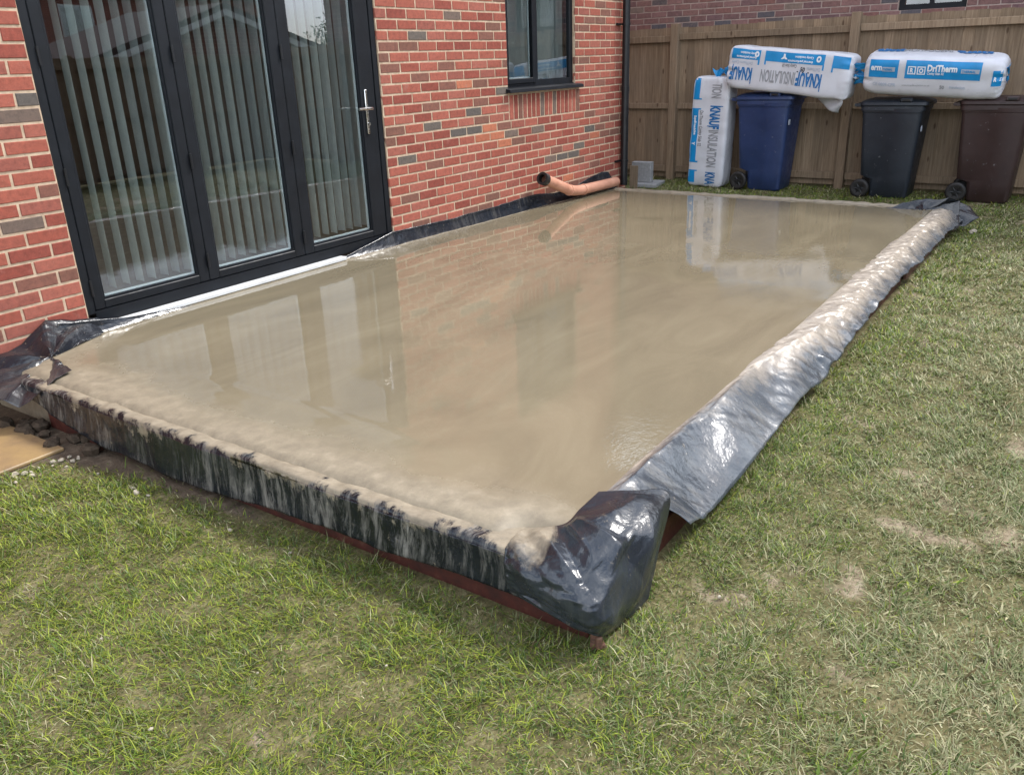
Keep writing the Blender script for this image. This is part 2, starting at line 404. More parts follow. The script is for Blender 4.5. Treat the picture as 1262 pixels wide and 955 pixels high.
# ================================================================== GROUND
def axis(lo, hi, step, far):
    d = np.arange(lo, hi+1e-6, step)
    g = [0.2, 0.5, 1, 2, 4, 8, 16, 40, 100, far]
    return np.concatenate([[lo-q for q in reversed(g)], d, [hi+q for q in g]])
PATH_POLY = [(-6.5, -0.05), (-3.335, -0.05), (-3.338, -0.87), (-6.5, -0.90)]
def bare_f(x, y):
    n = fbm(x*2.2+3, y*2.2, 5, 4, 0.6); n2 = fbm(x*7, y*7, 9, 3, 0.6)
    b = sstep(0.59, 0.74, 0.5*n+0.5*n2)
    # worn strip along the pour's far side and the trampled right-hand lawn
    wr = sstep(-3.5, -4.3, y)*0.10
    b = b*(1-sstep(-4.1, -3.7, x)*sstep(-3.2, -3.3, x)*sstep(-0.9, -1.3, y))
    return np.clip(0.85*b+wr*sstep(0.45, 0.7, n2)*3, 0, 1)
def mud_f(x, y):
    d1 = np.maximum(np.abs(x+3.275)-0.02, 0)                       # strip at the foot of the front formwork
    edge = np.clip(1-d1/(0.035+0.24*sstep(-1.5, -0.7, y)+0.05*fbm(x*6, y*6, 3)), 0, 1)*(y > -3.7)*(y < 0.2)*(0.12+0.88*sstep(-2.5, -1.7, y))
    d2 = np.abs(y+3.62)
    e2 = 0.35*np.clip(1-d2/0.04, 0, 1)*(x > -3.4)*(x < 3.6)
    e3 = sstep(-1.15, -0.8, y-0.25*(fbm(x*3, y*3, 8)-0.5)+(x+3.4)*0.4)*(x < -3.15)*(y < 0.1)
    return np.clip(np.maximum(np.maximum(edge, e2), e3), 0, 1)
xs = axis(-5.6, 7.0, 0.055, 400); ys = axis(-8.6, 1.2, 0.055, 400)
GX, GY = np.meshgrid(xs, ys, indexing='ij')
def ground_z(x, y):
    near = sstep(14, 8, np.hypot(x, y+3))
    z = near*((fbm(x*1.2, y*1.2, 21, 3)-0.5)*0.035+(fbm(x*7, y*7, 22, 3)-0.5)*0.012)
    flat = (sstep(-3.75, -3.35, x)*sstep(3.9, 3.5, x)*sstep(-4.0, -3.6, y))
    return z*(1-0.7*flat)-0.004
GZ = ground_z(GX, GY)
gm = MB().grid(np.stack([GX, GY, GZ], -1)).mesh('lawn', True)
set_attr(gm, 'bare', bare_f(GX, GY)); set_attr(gm, 'mud', mud_f(GX, GY))
tag(link('lawn', gm, M['ground']), kind='structure')

# ================================================================== BRICKWORK
RED = [(146, 80, 66), (152, 86, 71), (139, 74, 62), (157, 90, 75), (148, 84, 70), (134, 71, 60), (154, 92, 78), (142, 84, 72)]
BRN = [(124, 84, 72), (118, 82, 70)]
ORG = [(172, 106, 80), (166, 100, 76)]
GRY = [(100, 92, 85), (92, 86, 81), (108, 93, 84)]
_bcache = {}
def brick_geo(L, H, var):
    """a brick face along +x from its centre: front at y=0, slightly uneven"""
    r = random.Random(var*101+int(L*1000))
    j = lambda s: r.uniform(-s, s)
    hx, hz = L/2, H/2
    back = [(-hx, 0.03, -hz), (hx, 0.03, -hz), (hx, 0.03, hz), (-hx, 0.03, hz)]
    sh = [(-hx+j(.002), 0.005, -hz+j(.0015)), (hx+j(.002), 0.005, -hz+j(.0015)), (hx+j(.002), 0.005, hz+j(.0015)), (-hx+j(.002), 0.005, hz+j(.0015))]
    e = 0.004
    fr = [(-hx+e+j(.001), j(.0015), -hz+e), (hx-e+j(.001), j(.0015), -hz+e), (hx-e, j(.0015), hz-e), (-hx+e, j(.0015), hz-e)]
    v = back+sh+fr
    f = []
    for a in (0, 4):
        for k in range(4):
            q = (k+1) % 4; f.append((a+k, a+q, a+4+q, a+4+k))
    f.append((8, 9, 10, 11))
    return v, f
def brick_mesh(L, H, var, col):
    key = (round(L, 3), round(H, 3), var, col)
    if key not in _bcache:
        v, f = brick_geo(L, H, var)
        me = MB().add(v, f).mesh('brick'); me.materials.append(M['brick'])
        set_attr(me, 'tint', np.tile(np.array(srgb(*col)), (len(v), 1)), 'FLOAT_COLOR')
        _bcache[key] = me
    return _bcache[key]
def project(P):
    d = np.asarray(P, float)-CAM; z = d@cf
    return 631+FPX*(d@cr)/z, 477.5-FPX*(d@cu)/z, z
def brick_size(corners):
    if min((np.asarray(q)-CAM)@cf for q in corners) < 0.2: return 0, False
    uv = np.array([project(q)[:2] for q in corners])
    x, y = uv[:, 0], uv[:, 1]
    area = 0.5*abs(np.dot(x, np.roll(y, 1))-np.dot(y, np.roll(x, 1)))
    c = uv.mean(0)
    return area, (-15 < c[0] < 1277 and -12 < c[1] < 967)
def lay_bricks(wall, bricks, basis, hidden=lambda c: False, limit=300):
    """bricks: list of (u centre, z centre, L, H, var, colour). basis maps (u,z) to world and gives the z-rotation"""
    org, du, nrm, rot = basis
    items = []
    for b in bricks:
        c = org+du*b[0]+np.array([0, 0, b[1]])
        cs = [c+du*(sx*b[2]/2)+np.array([0, 0, sz*b[3]/2]) for sx, sz in ((-1, -1), (1, -1), (1, 1), (-1, 1))]
        a, inv = brick_size(cs)
        items.append((a if inv and not hidden(c) else 0, c, b))
    items.sort(key=lambda q: -q[0])
    rest = []
    for k, (a, c, b) in enumerate(items):
        if k < limit and a > 0:
            o = link('brick', brick_mesh(b[2], b[3], b[4], b[5]), None, wall)
            o.location = tuple(c); o.rotation_euler = (0, 0, rot)
        else: rest.append((c, b))
    if rest:
        mb = MB(); cols = []
        cs_, sn_ = math.cos(rot), math.sin(rot)
        for c, b in rest:
            v, f = brick_geo(b[2], b[3], b[4])
            v = [(c[0]+x*cs_-y*sn_, c[1]+x*sn_+y*cs_, c[2]+z) for x, y, z in v]
            mb.add(v, f); cols += [srgb(*b[5])]*len(v)
        me = mb.mesh('brick_courses'); set_attr(me, 'tint', np.array(cols), 'FLOAT_COLOR')
        o = link('brick_courses', me, M['brick'], wall); o['kind'] = 'stuff'
def pick_colour(r, greys=0.06):
    q = r.random()
    if q < greys: return r.choice(GRY)
    if q < greys+0.12: return r.choice(BRN)
    if q < greys+0.13: return r.choice(ORG)
    return r.choice(RED)

# ------------------------------------------------------------------ the house
house = tag(empty('brick_house', (0, 0, 0)), 'red brick house with black folding glass doors beside the wet slab', 'house')
WTOP = 5.25
WB = 0.10                                         # mortar skin thickness
wall_mb = MB(); y0, y1 = 0.0035, 0.10
LEFT = -6.0
wall_mb.box(LEFT, DOOR[0], y0, y1, -0.2, WTOP)
wall_mb.box(DOOR[1], WIN[0], y0, y1, -0.2, WTOP)
wall_mb.box(WIN[1], CORNER-0.004, y0, y1, -0.2, WTOP)
wall_mb.box(DOOR[0]+1e-4, DOOR[1]-1e-4, y0, y1, DOOR[3], WTOP)
wall_mb.box(DOOR[0]+1e-4, DOOR[1]-1e-4, y0, y1, -0.2, 0.20)
wall_mb.box(WIN[0]+1e-4, WIN[1]-1e-4, y0, y1, WIN[3], WTOP)
wall_mb.box(WIN[0]+1e-4, WIN[1]-1e-4, y0, y1, -0.2, WIN[2])
front_wall = wall_mb.build('wall', M['mortar'], house)
DARK = [(0.775, 1.911), (0.342, 1.765), (1.447, 1.316), (1.024, 1.176), (0.453, 1.087), (1.022, 1.013), (1.59, 0.945), (2.225, 0.646),
        (2.456, 0.645), (2.68, 0.648), (2.03, 0.945), (-2.875, 0.874), (-2.701, 1.468), (-2.766, 1.383), (2.866, 0.826)]
ORGS = [(1.251, 1.018), (1.16, 0.943), (1.409, 0.942), (1.367, 0.876)]
SOLD = (1.545, 2.825, 1.05, 1.275)
bricks = []; br = random.Random(5)
def brick_run(xa, xb, c, start_joint):
    """fill [xa, xb] on course c, head joints at start_joint + n*BL"""
    z0 = c*BH
    k = math.floor((xa-start_joint)/BL)
    while True:
        a = start_joint+k*BL; b = a+BL; k += 1
        if a >= xb-0.012: break
        a2, b2 = max(a, xa), min(b, xb)
        if b2-a2 < 0.030: continue
        lo = a2+(0.005 if a2 == a else 0.0); hi = b2-(0.005 if b2 == b else 0.0)
        x = (lo+hi)/2; z = z0+BH/2
        col = pick_colour(br, 0.012)
        if any(abs(x-q[0]) < 0.11 and abs(z-q[1]) < 0.036 for q in DARK): col = br.choice(GRY)
        if any(abs(x-q[0]) < 0.11 and abs(z-q[1]) < 0.036 for q in ORGS): col = br.choice(ORG)
        bricks.append((x, z, hi-lo+br.uniform(-.003, .001), BH-0.0105+br.uniform(-.002, .001), br.randrange(6), col))
for c in range(1, int(WTOP/BH)):
    z0, z1 = c*BH, (c+1)*BH
    off = 0.0 if c % 2 else BL/2
    offl = DOOR[0]-(BL/2 if c % 2 else 0.0)
    indoor = z1 > 0.22 and z0 < DOOR[3]-0.01
    brick_run(LEFT, DOOR[0], c, offl)
    if not indoor and z0 > 0.5: brick_run(DOOR[0], DOOR[1], c, off)
    segs = [(DOOR[1], CORNER)]
    if z1 > WIN[2]+0.01 and z0 < WIN[3]-0.01: segs = [(DOOR[1], WIN[0]), (WIN[1], CORNER)]
    elif z0 > SOLD[2]-0.01 and z1 < SOLD[3]+0.01: segs = [(DOOR[1], SOLD[0]), (SOLD[1], CORNER)]
    for a, b in segs: brick_run(a, b, c, off)
# soldier course below the window sill
for k in range(17):
    x = SOLD[0]+0.005+BH*(k+0.5)
    bricks.append((x, (SOLD[2]+SOLD[3])/2, BH-0.011, SOLD[3]-SOLD[2]-0.011, br.randrange(6), pick_colour(br, 0.06)))
lay_bricks(front_wall, bricks, (np.array([0, 0, 0.]), np.array([1., 0, 0]), np.array([0, -1., 0]), 0.0))
# rest of the shell (never faces the garden)
sh = MB()
sh.box(CORNER-0.10, CORNER, 0.101, 5.6, -0.2, WTOP); sh.box(LEFT, LEFT+0.1, 0.101, 5.6, -0.2, WTOP)
for bx0, bx1, bz0, bz1 in ((LEFT+0.101, -3.4, -0.2, WTOP), (-0.2, 1.5, -0.2, WTOP), (3.4, CORNER-0.101, -0.2, WTOP), (-3.3999, -0.2001, -0.2, 0.75), (-3.3999, -0.2001, 2.4, WTOP), (1.5001, 3.3999, -0.2, 0.95), (1.5001, 3.3999, 2.4, WTOP)):  # gaps are unseen back openings, added so skylight reaches the blinds
    sh.box(bx0, bx1, 5.501, 5.6, bz0, bz1)
sh.build('side_wall', M['brick_far'], house)
# corner return bricks beside the downpipe read as the wall's own edge
rf = MB(); ov = 0.32
rf.loft([[(LEFT-0.2, -ov, WTOP), (LEFT-0.2, 2.8, WTOP+2.6), (LEFT-0.2, 5.9, WTOP)], [(CORNER+0.2, -ov, WTOP), (CORNER+0.2, 2.8, WTOP+2.6), (CORNER+0.2, 5.9, WTOP)]])
roof = rf.build('roof', M['rooftile'], house)
MB().tube([(LEFT-0.2, -ov-0.05, WTOP+0.02), (CORNER+0.2, -ov-0.05, WTOP+0.02)], 0.055, 10).build('gutter', M['blackplastic'], roof)
# room behind the glass
rm = MB()
rm.box(LEFT+0.11, CORNER-0.11, 0.101, 5.5, 2.5, 2.6)
rm.box(-3.6, -3.5, 0.101, 5.5, 0.30, 2.5); rm.box(1.30, 1.40, 0.101, 5.5, 0.30, 2.5); rm.box(3.5, 3.6, 0.101, 5.5, 0.30, 2.5)
rm.box(LEFT+0.11, -3.4, 5.40, 5.49, 0.3, 2.5); rm.box(-0.2, 1.29, 5.40, 5.49, 0.3, 2.5)
rm.build('room_wall', M['room'], house)
MB().box(LEFT+0.11, CORNER-0.11, 0.101, 5.5, 0.2, 0.3).build('room_floor', M['roomfloor'], house)

# ------------------------------------------------------------------ folding door
X0, X1, Z0, Z1 = DOOR
door = MB()
FY0, FY1 = 0.012, 0.085
fw = 0.052
door.box(X0+0.002, X0+fw, FY0, FY1, Z0, Z1-0.002, 0.004); door.box(X1-fw, X1-0.002, FY0, FY1, Z0, Z1-0.002, 0.004)
door.box(X0+fw, X1-fw, FY0+0.002, FY1, Z1-fw, Z1-0.004); door.box(X0+fw, X1-fw, FY0+0.002, FY1, Z0-0.05, Z0+0.014)
door = door.build('folding_door', M['anthracite'], house)
panes = [(-2.533, -1.898), (-1.752, -1.112), (-0.938, -0.322)]
edges = [X0+fw+0.003, -1.826, -1.024, X1-fw-0.003]
for k, (a, b) in enumerate(panes):
    l, r_ = edges[k]+0.002, edges[k+1]-0.002
    zl, zh = Z0+0.017, Z1-fw-0.004
    ya, yb = 0.018, 0.075
    mb = MB(); pb, pt = Z0+0.066, zh-0.07
    mb.box(l, a, ya, yb, zl, zh, 0.005); mb.box(b, r_, ya, yb, zl, zh, 0.005)
    mb.box(a+1e-4, b-1e-4, ya+0.001, yb, zl, pb, 0.004); mb.box(a+1e-4, b-1e-4, ya+0.001, yb, pt, zh, 0.004)
    # stepped glazing bead
    mb.box(a, a+0.012, ya+0.010, yb-0.01, pb, pt); mb.box(b-0.012, b, ya+0.010, yb-0.01, pb, pt)
    mb.box(a+0.012, b-0.012, ya+0.010, yb-0.01, pb, pb+0.012)
    mb.build('door_leaf', M['anthracite'], door)
    MB().box(a+0.012, b-0.012, 0.040, 0.046, pb+0.012, pt-0.001).build('pane', M['glass'], door)
    sp = MB().box(b-0.0215, b-0.0135, 0.047, 0.062, pb+0.013, pt-0.002).box(a+0.0135, b-0.022, 0.047, 0.062, pb+0.0125, pb+0.022)
    sp.build('spacer_bar', M['gasket'], door)
    # hinges on the meeting stiles
    if k < 2 or True:
        for zz in (Z0+0.10, 1.02, 1.62):
            MB().tube([(l-0.002, 0.008, zz), (l-0.002, 0.008, zz+0.09)], 0.0075, 8).build('hinge', M['blackplastic'], door)
hd = MB().box(-0.292, -0.268, 0.006, 0.018, 1.09, 1.40, 0.004).tube([(-0.28, 0.010, 1.27), (-0.28, -0.045, 1.27), (-0.30, -0.052, 1.27), (-0.42, -0.050, 1.272)], 0.0095, 10)
hd.tube([(-0.28, 0.006, 1.16), (-0.28, -0.004, 1.16)], 0.012, 10)
autosmooth(hd.build('door_handle', M['chrome'], door))
MB().box(-2.48, -0.70, -0.052, 0.011, 0.236, 0.262, 0.004).build('door_sill', M['white_upvc'], door)

# blinds: slats turned almost edge-on
def blind(name, label, xa, xb, y, zb, zt, pitch, w, ang, group=None):
    root = tag(empty(name, ((xa+xb)/2, y, zb)), label, 'blind', group)
    sl = MB(); n = 4; pts = []
    P = np.zeros((2, n+1, 3))
    for i, z in enumerate((0, zt-zb)):
        for j in range(n+1):
            s = (j/n-0.5)*w; cvt = 0.004*math.cos(math.pi*(j/n-0.5))
            P[i, j] = (s*math.cos(ang)-cvt*math.sin(ang), s*math.sin(ang)+cvt*math.cos(ang), z)
    Pb = P.copy(); Pb[..., 0] -= 0.0012*math.sin(ang); Pb[..., 1] += 0.0012*math.cos(ang)
    me = MB().grid(P).grid(Pb).mesh('slat', True); me.materials.append(M['slat'])
    wt = MB().box(-0.018, 0.018, -0.002, 0.002, 0.001, 0.03).mesh('weight')
    k = 0; x = xa
    r = random.Random(3)
    while x < xb:
        o = link('slat', me, None, root); o.location = (x-(xa+xb)/2+r.uniform(-.004, .004), 0, r.uniform(-.004, .004)); o.rotation_euler = (0, 0, r.uniform(-.12, .12))
        x += pitch
    MB().box(xa-(xa+xb)/2-0.06, xb-(xa+xb)/2+0.06, -0.022, 0.022, zt-zb+0.002, zt-zb+0.042).build('headrail', M['white_upvc'], root)
    return root
blind('vertical_blind', 'pale grey vertical slat blind behind the folding doors', X0+0.1, X1-0.05, 0.165, 0.40, 2.40, 0.085, 0.076, R(-89))
blind('vertical_blind', 'pale vertical slat blind inside the small grey-framed window', WIN[0]+0.05, WIN[1]-0.03, 0.165, 1.37, 2.40, 0.085, 0.080, R(-80))

# ------------------------------------------------------------------ window
wx0, wx1, wz0, wz1 = WIN
wf = MB(); ya, yb = 0.030, 0.095
zb_ = 1.335; mul0, mul1 = 2.02, 2.085
wf.box(wx0+0.001, wx0+0.030, ya, yb, zb_, wz1-0.002, 0.004); wf.box(wx1-0.06, wx1-0.001, ya, yb, zb_, wz1-0.002, 0.004)
wf.box(wx0+0.031, wx1-0.061, ya, yb, zb_, zb_+0.05); wf.box(wx0+0.031, wx1-0.061, ya, yb, wz1-0.05, wz1-0.003)
wf.box(mul0, mul1, ya-0.001, yb, zb_+0.051, wz1-0.051)
wf.box(wx0+0.001, wx1-0.001, 0.02, yb, wz0+0.005, zb_-0.001)
win = wf.build('window', M['anthracite'], house)
cs = MB(); ya2, yb2 = 0.016, 0.029
cs.box(wx0+0.012, wx0+0.052, ya2, yb2, zb_+0.025, wz1-0.03, 0.004); cs.box(mul0-0.03, mul0+0.028, ya2, yb2, zb_+0.025, wz1-0.03, 0.004)
cs.box(wx0+0.0525, mul0-0.0305, ya2+0.001, yb2, zb_+0.026, zb_+0.07, 0.004); cs.box(wx0+0.0525, mul0-0.0305, ya2+0.001, yb2, wz1-0.07, wz1-0.031, 0.004)
cs.build('casement', M['anthracite'], win)
MB().box(wx0+0.0525, mul0-0.0305, 0.050, 0.055, zb_+0.0705, wz1-0.0705).build('pane', M['glass'], win)
MB().box(mul1+0.0005, wx1-0.0605, 0.050, 0.055, zb_+0.0505, wz1-0.0505).build('pane', M['glass'], win)
MB().box(mul0-0.038, mul0-0.031, 0.056, 0.068, zb_+0.071, wz1-0.071).build('spacer_bar', M['gasket'], win)
MB().box(wx0+0.053, mul0-0.0385, 0.056, 0.068, zb_+0.071, zb_+0.080).build('spacer_bar', M['gasket'], win)
sl = MB(); x0_, x1_ = wx0-0.035, wx1+0.085
sl.loft([[(x0_, 0.019, 1.328), (x0_, -0.045, 1.314), (x0_, -0.050, 1.288), (x0_, 0.0, 1.288), (x0_, 0.019, 1.30)],
         [(x1_, 0.019, 1.328), (x1_, -0.045, 1.314), (x1_, -0.050, 1.288), (x1_, 0.0, 1.288), (x1_, 0.019, 1.30)]])
sl.build('window_sill', M['anthracite'], win)

# ------------------------------------------------------------------ downpipe
dp = MB().tube([(3.735, -0.055, 0.19), (3.735, -0.055, 4.9), (3.735, -0.20, 5.1), (3.735, -0.36, 5.24)], 0.040, 16)
dpo = autosmooth(dp.build('downpipe', M['blackplastic'], house))
for zz in (0.46, 1.88, 3.4):
    MB().tube([(3.735, -0.055, zz-0.012), (3.735, -0.055, zz+0.012)], 0.046, 16).box(3.60, 3.70, -0.022, -0.0005, zz-0.010, zz+0.010).build('bracket', M['blackplastic'], dpo)
for zz in (1.2,):
    MB().tube([(3.735, -0.055, zz), (3.735, -0.055, zz+0.05)], 0.044, 16).build('collar', M['blackplastic'], dpo)

# ================================================================== WET SLAB
SX0, SX1, SY0, SY1 = -3.215, 3.38, -3.36, -0.02
nx, ny = 230, 130
u = np.linspace(SX0, SX1, nx); v = np.linspace(SY0, SY1, ny)
UX, VY = np.meshgrid(u, v, indexing='ij')
dfront = UX-SX0; dright = VY-SY0; dwall = SY1-VY; dleft = np.hypot(np.maximum(UX-SX0, 0), np.maximum(SY1-0.2-VY, 0)*0.6)
zs = slab_z(UX)+(fbm(UX*0.9, VY*0.9, 31, 3)-0.5)*0.004
zs = zs+0.004*np.exp(-((dfront-0.12)/0.09)**2)*(0.2+1.3*fbm(UX*9, VY*4, 33, 4))
zs = zs-0.004*sstep(0.10, 0.0, dfront)-0.035*sstep(0.028, 0.0, dfront+0.04*(fbm(VY*5, VY*0, 37, 4)-0.5))
notch = sstep(-3.14, -3.24, VY)*sstep(0.16, 0.08, dfront); zs = zs-0.05*notch-0.05*sstep(0.15, 0.10, dfront)*sstep(-0.34, -0.20, VY)
zs = zs+0.006*np.exp(-(dright/0.05)**2)*fbm(UX*5, VY*9, 34, 3)
# a faint trowelled ridge left parallel to the front edge
rx = SX0+0.40+0.05*(fbm(VY*1.3, VY*0+2, 35, 3)-0.5)
zs = zs+0.005*np.exp(-((UX-rx)/0.018)**2)*sstep(-2.9, -2.3, VY)*sstep(-0.9, -1.5, VY)
zs = zs+0.006*np.exp(-(dwall/0.05)**2)*fbm(UX*7, VY*7, 36, 3)
low = (UX < SX0+1e-6) | (UX > SX1-1e-6) | (VY < SY0+1e-6) | (VY > SY1-1e-6)
dry = np.maximum(np.exp(-(dfront/(0.16+0.26*fbm(VY*2.2, UX*0, 41, 3)))**2)*0.95, 0)
dry = np.maximum(dry, np.exp(-(np.hypot(UX-SX0, VY-SY1)/0.55)**2))
dry = np.maximum(dry, 0.75*np.exp(-(dwall/0.06)**2)); dry = np.maximum(dry, 0.42*np.exp(-((SX1-UX)/0.05)**2))
slab_mb = MB().grid(np.stack([UX, VY, zs], -1))
def skirt(P):
    Q = P.copy(); Q[:, 2] = -0.02
    return np.stack([P, Q], 1)
Pg = np.stack([UX, VY, zs], -1)
nv0 = len(slab_mb.v)
for line in (Pg[0], Pg[-1], Pg[:, 0], Pg[:, -1]): slab_mb.grid(skirt(line))
rip = np.exp(-(dright/0.42)**2)*sstep(1.6, -1.2, UX)*sstep(0.42, 0.6, fbm(UX*2.2, VY*2.2, 45, 3)+0.12)+0.6*np.exp(-((UX+1.0)/0.8)**2-((VY+2.9)/0.4)**2)
sm = slab_mb.mesh('concrete_slab', True)
rr_ = np.zeros(len(sm.vertices)); rr_[:nv0] = rip.ravel(); set_attr(sm, 'ripple', rr_)
dd = np.zeros(len(sm.vertices)); dd[:nv0] = dry.ravel(); dd[nv0:] = 1
set_attr(sm, 'dry', dd)
slab = link('concrete_slab', sm, M['concrete'])
tag(slab, 'freshly poured wet tan concrete slab reflecting the brick house', 'concrete slab')

# ================================================================== POLYTHENE
sheet = tag(empty('plastic_sheet', (-3.2, -1.8, 0.0)), 'black polythene sheet folded over the formwork round the wet concrete', 'plastic sheet')
SL = Vector((-3.2, -1.8, 0.0))
def sheet_part(name, P, mat, uv=None, label=None, thick=0.0008):
    n, m, _ = P.shape
    mb = MB().grid(P-np.array(SL))
    me = mb.mesh(name, True)
    lay = me.uv_layers.new(name='UVMap')
    if uv is None:
        a, b = np.meshgrid(np.linspace(0, 1, n), np.linspace(0, 1, m), indexing='ij'); uv = np.stack([a, b], -1)
    uvf = uv.reshape(-1, 2)
    idx = np.zeros(len(me.loops), np.int32); me.loops.foreach_get('vertex_index', idx)
    lay.data.foreach_set('uv', uvf[idx].astype(np.float32).ravel())
    o = link(name, me, mat, sheet)
    md = o.modifiers.new('thickness', 'SOLIDIFY'); md.thickness = thick; md.offset = 0
    if label: o['label'] = label
    return o
def profile(tt, knots):
    k = np.array(knots); t_ = np.array([q[0] for q in knots])
    # smooth through the knots
    from_ = [np.interp(tt, t_, k[:, i]) for i in (1, 2)]
    return from_

# front flap: along the front edge, pulled tight over the form
cx, cy = -3.05, -3.31
nS, nV = 520, 46
s = np.linspace(-0.42, -3.40, nS); vv = np.linspace(0, 1, nV)
kn = [(0, 0.04, 0.205), (0.2, 0.09, 0.212), (0.36, 0.140, 0.219), (0.48, 0.190, 0.226), (0.53, 0.207, 0.222), (0.57, 0.213, 0.208), (1.0, 0.218, 0.0)]
vfine = np.linspace(0, 1, 200); po, pz = profile(vfine, kn)
ker = np.hanning(7); ker /= ker.sum()
po = np.convolve(np.pad(po, 3, 'edge'), ker, 'valid'); pz = np.convolve(np.pad(pz, 3, 'edge'), ker, 'valid')
SS, VV = np.meshgrid(s, vv, indexing='ij')
hemY = [-3.7, -3.52, -3.295, -2.98, -2.59, -2.03, -1.51, -1.10, -0.65, -0.38]
hemZ = [0.085, 0.085, 0.085, 0.078, 0.062, 0.030, 0.018, 0.030, 0.095, 0.18]
o_ = np.interp(VV, vfine, po); z_ = np.interp(VV, vfine, pz)
hz = np.interp(SS, hemY, hemZ)+(fbm(SS*2.2, SS*0, 54, 3)-0.5)*0.022
z_ = np.where(VV > 0.58, 0.214+(hz-0.214)*((VV-0.58)/0.42), z_)
def ridged(x, y, seed, oct=3): return 1-2*np.abs(fbm(x, y, seed, oct)-0.5)
face = sstep(0.5, 0.75, VV)
o_ = o_+(fbm(SS*3.2, VV*0.8+3, 51, 3)-0.5)*0.030*face+(fbm(SS*22, VV*1.2, 52, 2)-0.5)*0.006*face
o_ = o_+(ridged(SS*5+VV*0.8, VV*1.3, 58)-0.8)*0.014*face
z_ = z_+(fbm(SS*8, VV*6, 53, 4)-0.5)*0.012*sstep(0.02, 0.15, VV)*sstep(0.62, 0.4, VV)+0.008*(ridged(SS*6, VV*4, 59)-0.8)*sstep(0.1, 0.3, VV)*sstep(0.62, 0.45, VV)
o_ = o_+0.02*sstep(0.75, 1.0, VV)*(fbm(SS*1.6, SS*0+2, 55, 2)-0.3)
P = np.stack([cx-o_, SS, np.maximum(z_, 0.012)], -1)
UV = np.stack([-SS, VV+0.10*sstep(-0.9, -0.42, SS)], -1)
sheet_part('front_flap', P, M['poly_front'], UV, 'slurry-streaked front flap of the black sheet over the steel form')

# loose corner of the sheet folded round the near corner of the form
CT = np.array([
 [(-3.13, -3.23, .222), (-3.072, -3.332, .238), (-2.97, -3.335, .244), (-2.85, -3.335, .247)],
 [(-3.215, -3.24, .234), (-3.205, -3.46, .247), (-3.01, -3.485, .266), (-2.80, -3.435, .256)],
 [(-3.276, -3.25, .208), (-3.285, -3.52, .205), (-3.06, -3.56, .228), (-2.742, -3.535, .243)],
 [(-3.284, -3.26, .13), (-3.308, -3.55, .125), (-3.13, -3.593, .12), (-2.895, -3.572, .12)],
 [(-3.280, -3.27, .088), (-3.300, -3.543, .066), (-3.155, -3.572, .016), (-2.998, -3.590, .016)]], float)
def catmull(ctrl, t):
    n_ = len(ctrl); x = np.clip(t, 0, 1)*(n_-1); i_ = np.minimum(x.astype(int), n_-2); f_ = (x-i_)
    g = lambda k: ctrl[np.clip(i_+k, 0, n_-1)]
    f_ = f_.reshape((-1,)+(1,)*(ctrl.ndim-1))
    p0_, p1_, p2_, p3_ = g(-1), g(0), g(1), g(2)
    return 0.5*((2*p1_)+(p2_-p0_)*f_+(2*p0_-5*p1_+4*p2_-p3_)*f_**2+(3*p1_-p0_-3*p2_+p3_)*f_**3)
nS, nV = 130, 110
tu = np.linspace(0, 1, nS); tv = np.linspace(0, 1, nV)
G_ = catmull(CT, tv)                       # (nV, 4, 3)
P = catmull(G_.transpose(1, 0, 2), tu)     # (nS, nV, 3)
TU, TV = np.meshgrid(tu, tv, indexing='ij')
def crease(a, b, w, h):
    a = np.array(a); b = np.array(b); d = b-a; L2 = d@d
    t_ = np.clip(((TU-a[0])*d[0]+(TV-a[1])*d[1])/L2, 0, 1)
    ds = np.hypot(TU-a[0]-t_*d[0], TV-a[1]-t_*d[1])
    taper = np.sin(np.clip(t_*0.85+0.15, 0, 1)*math.pi)**0.6
    return h*taper*np.maximum(0, 1-ds/w)**1.25
D = crease((.46, .10), (.60, .50), .13, .040)+crease((.36, .06), (.42, .40), .09, .022)+crease((.16, .12), (.33, .46), .08, .022)
D += crease((.50, .14), (.93, .32), .14, .022)-crease((.62, .50), (.80, .80), .10, .020)-crease((.52, .16), (.66, .44), .05, .016)
D += crease((.30, .62), (.55, .92), .16, .016)+crease((.80, .40), (.74, .90), .18, .022)-crease((.28, .22), (.40, .62), .07, .014)
D += crease((.05, .30), (.16, .75), .07, .012)-crease((.20, .55), (.10, .95), .06, .010)
D += (ridged(TU*9+TV*2, TV*7, 60, 3)-0.85)*0.014*sstep(0.55, 0.25, TU)*sstep(0.03, 0.2, TV)+(ridged(TU*5-TV*3, TV*4, 61, 2)-0.85)*0.010
D += (ridged(TU*3.4+TV, TV*3.1, 58, 3)-0.8)*0.016*sstep(0.05, 0.25, TV)*sstep(1.0, 0.8, TU)
e1 = np.gradient(P, axis=0); e2 = np.gradient(P, axis=1); nn = np.cross(e1, e2); nn /= np.linalg.norm(nn, axis=-1)[..., None]+1e-9
if nn[nS//2, nV//2, 1] > 0: nn = -nn
D *= sstep(0.0, 0.08, TV)*sstep(1.02, 0.86, TU)
P = P+nn*(0.85*D)[..., None]; P[..., 2] = np.maximum(P[..., 2], 0.012)
UV = np.stack([TU*0.7+3.3, 0.50+1.3*sstep(0.12, 0.50, TU)+0.25*TV-0.5*(1-TV)**3*(1-TU)], -1)
sheet_part('corner_flap', P, M['poly_corner'], UV, 'crumpled shiny corner of the black sheet folded round the form')

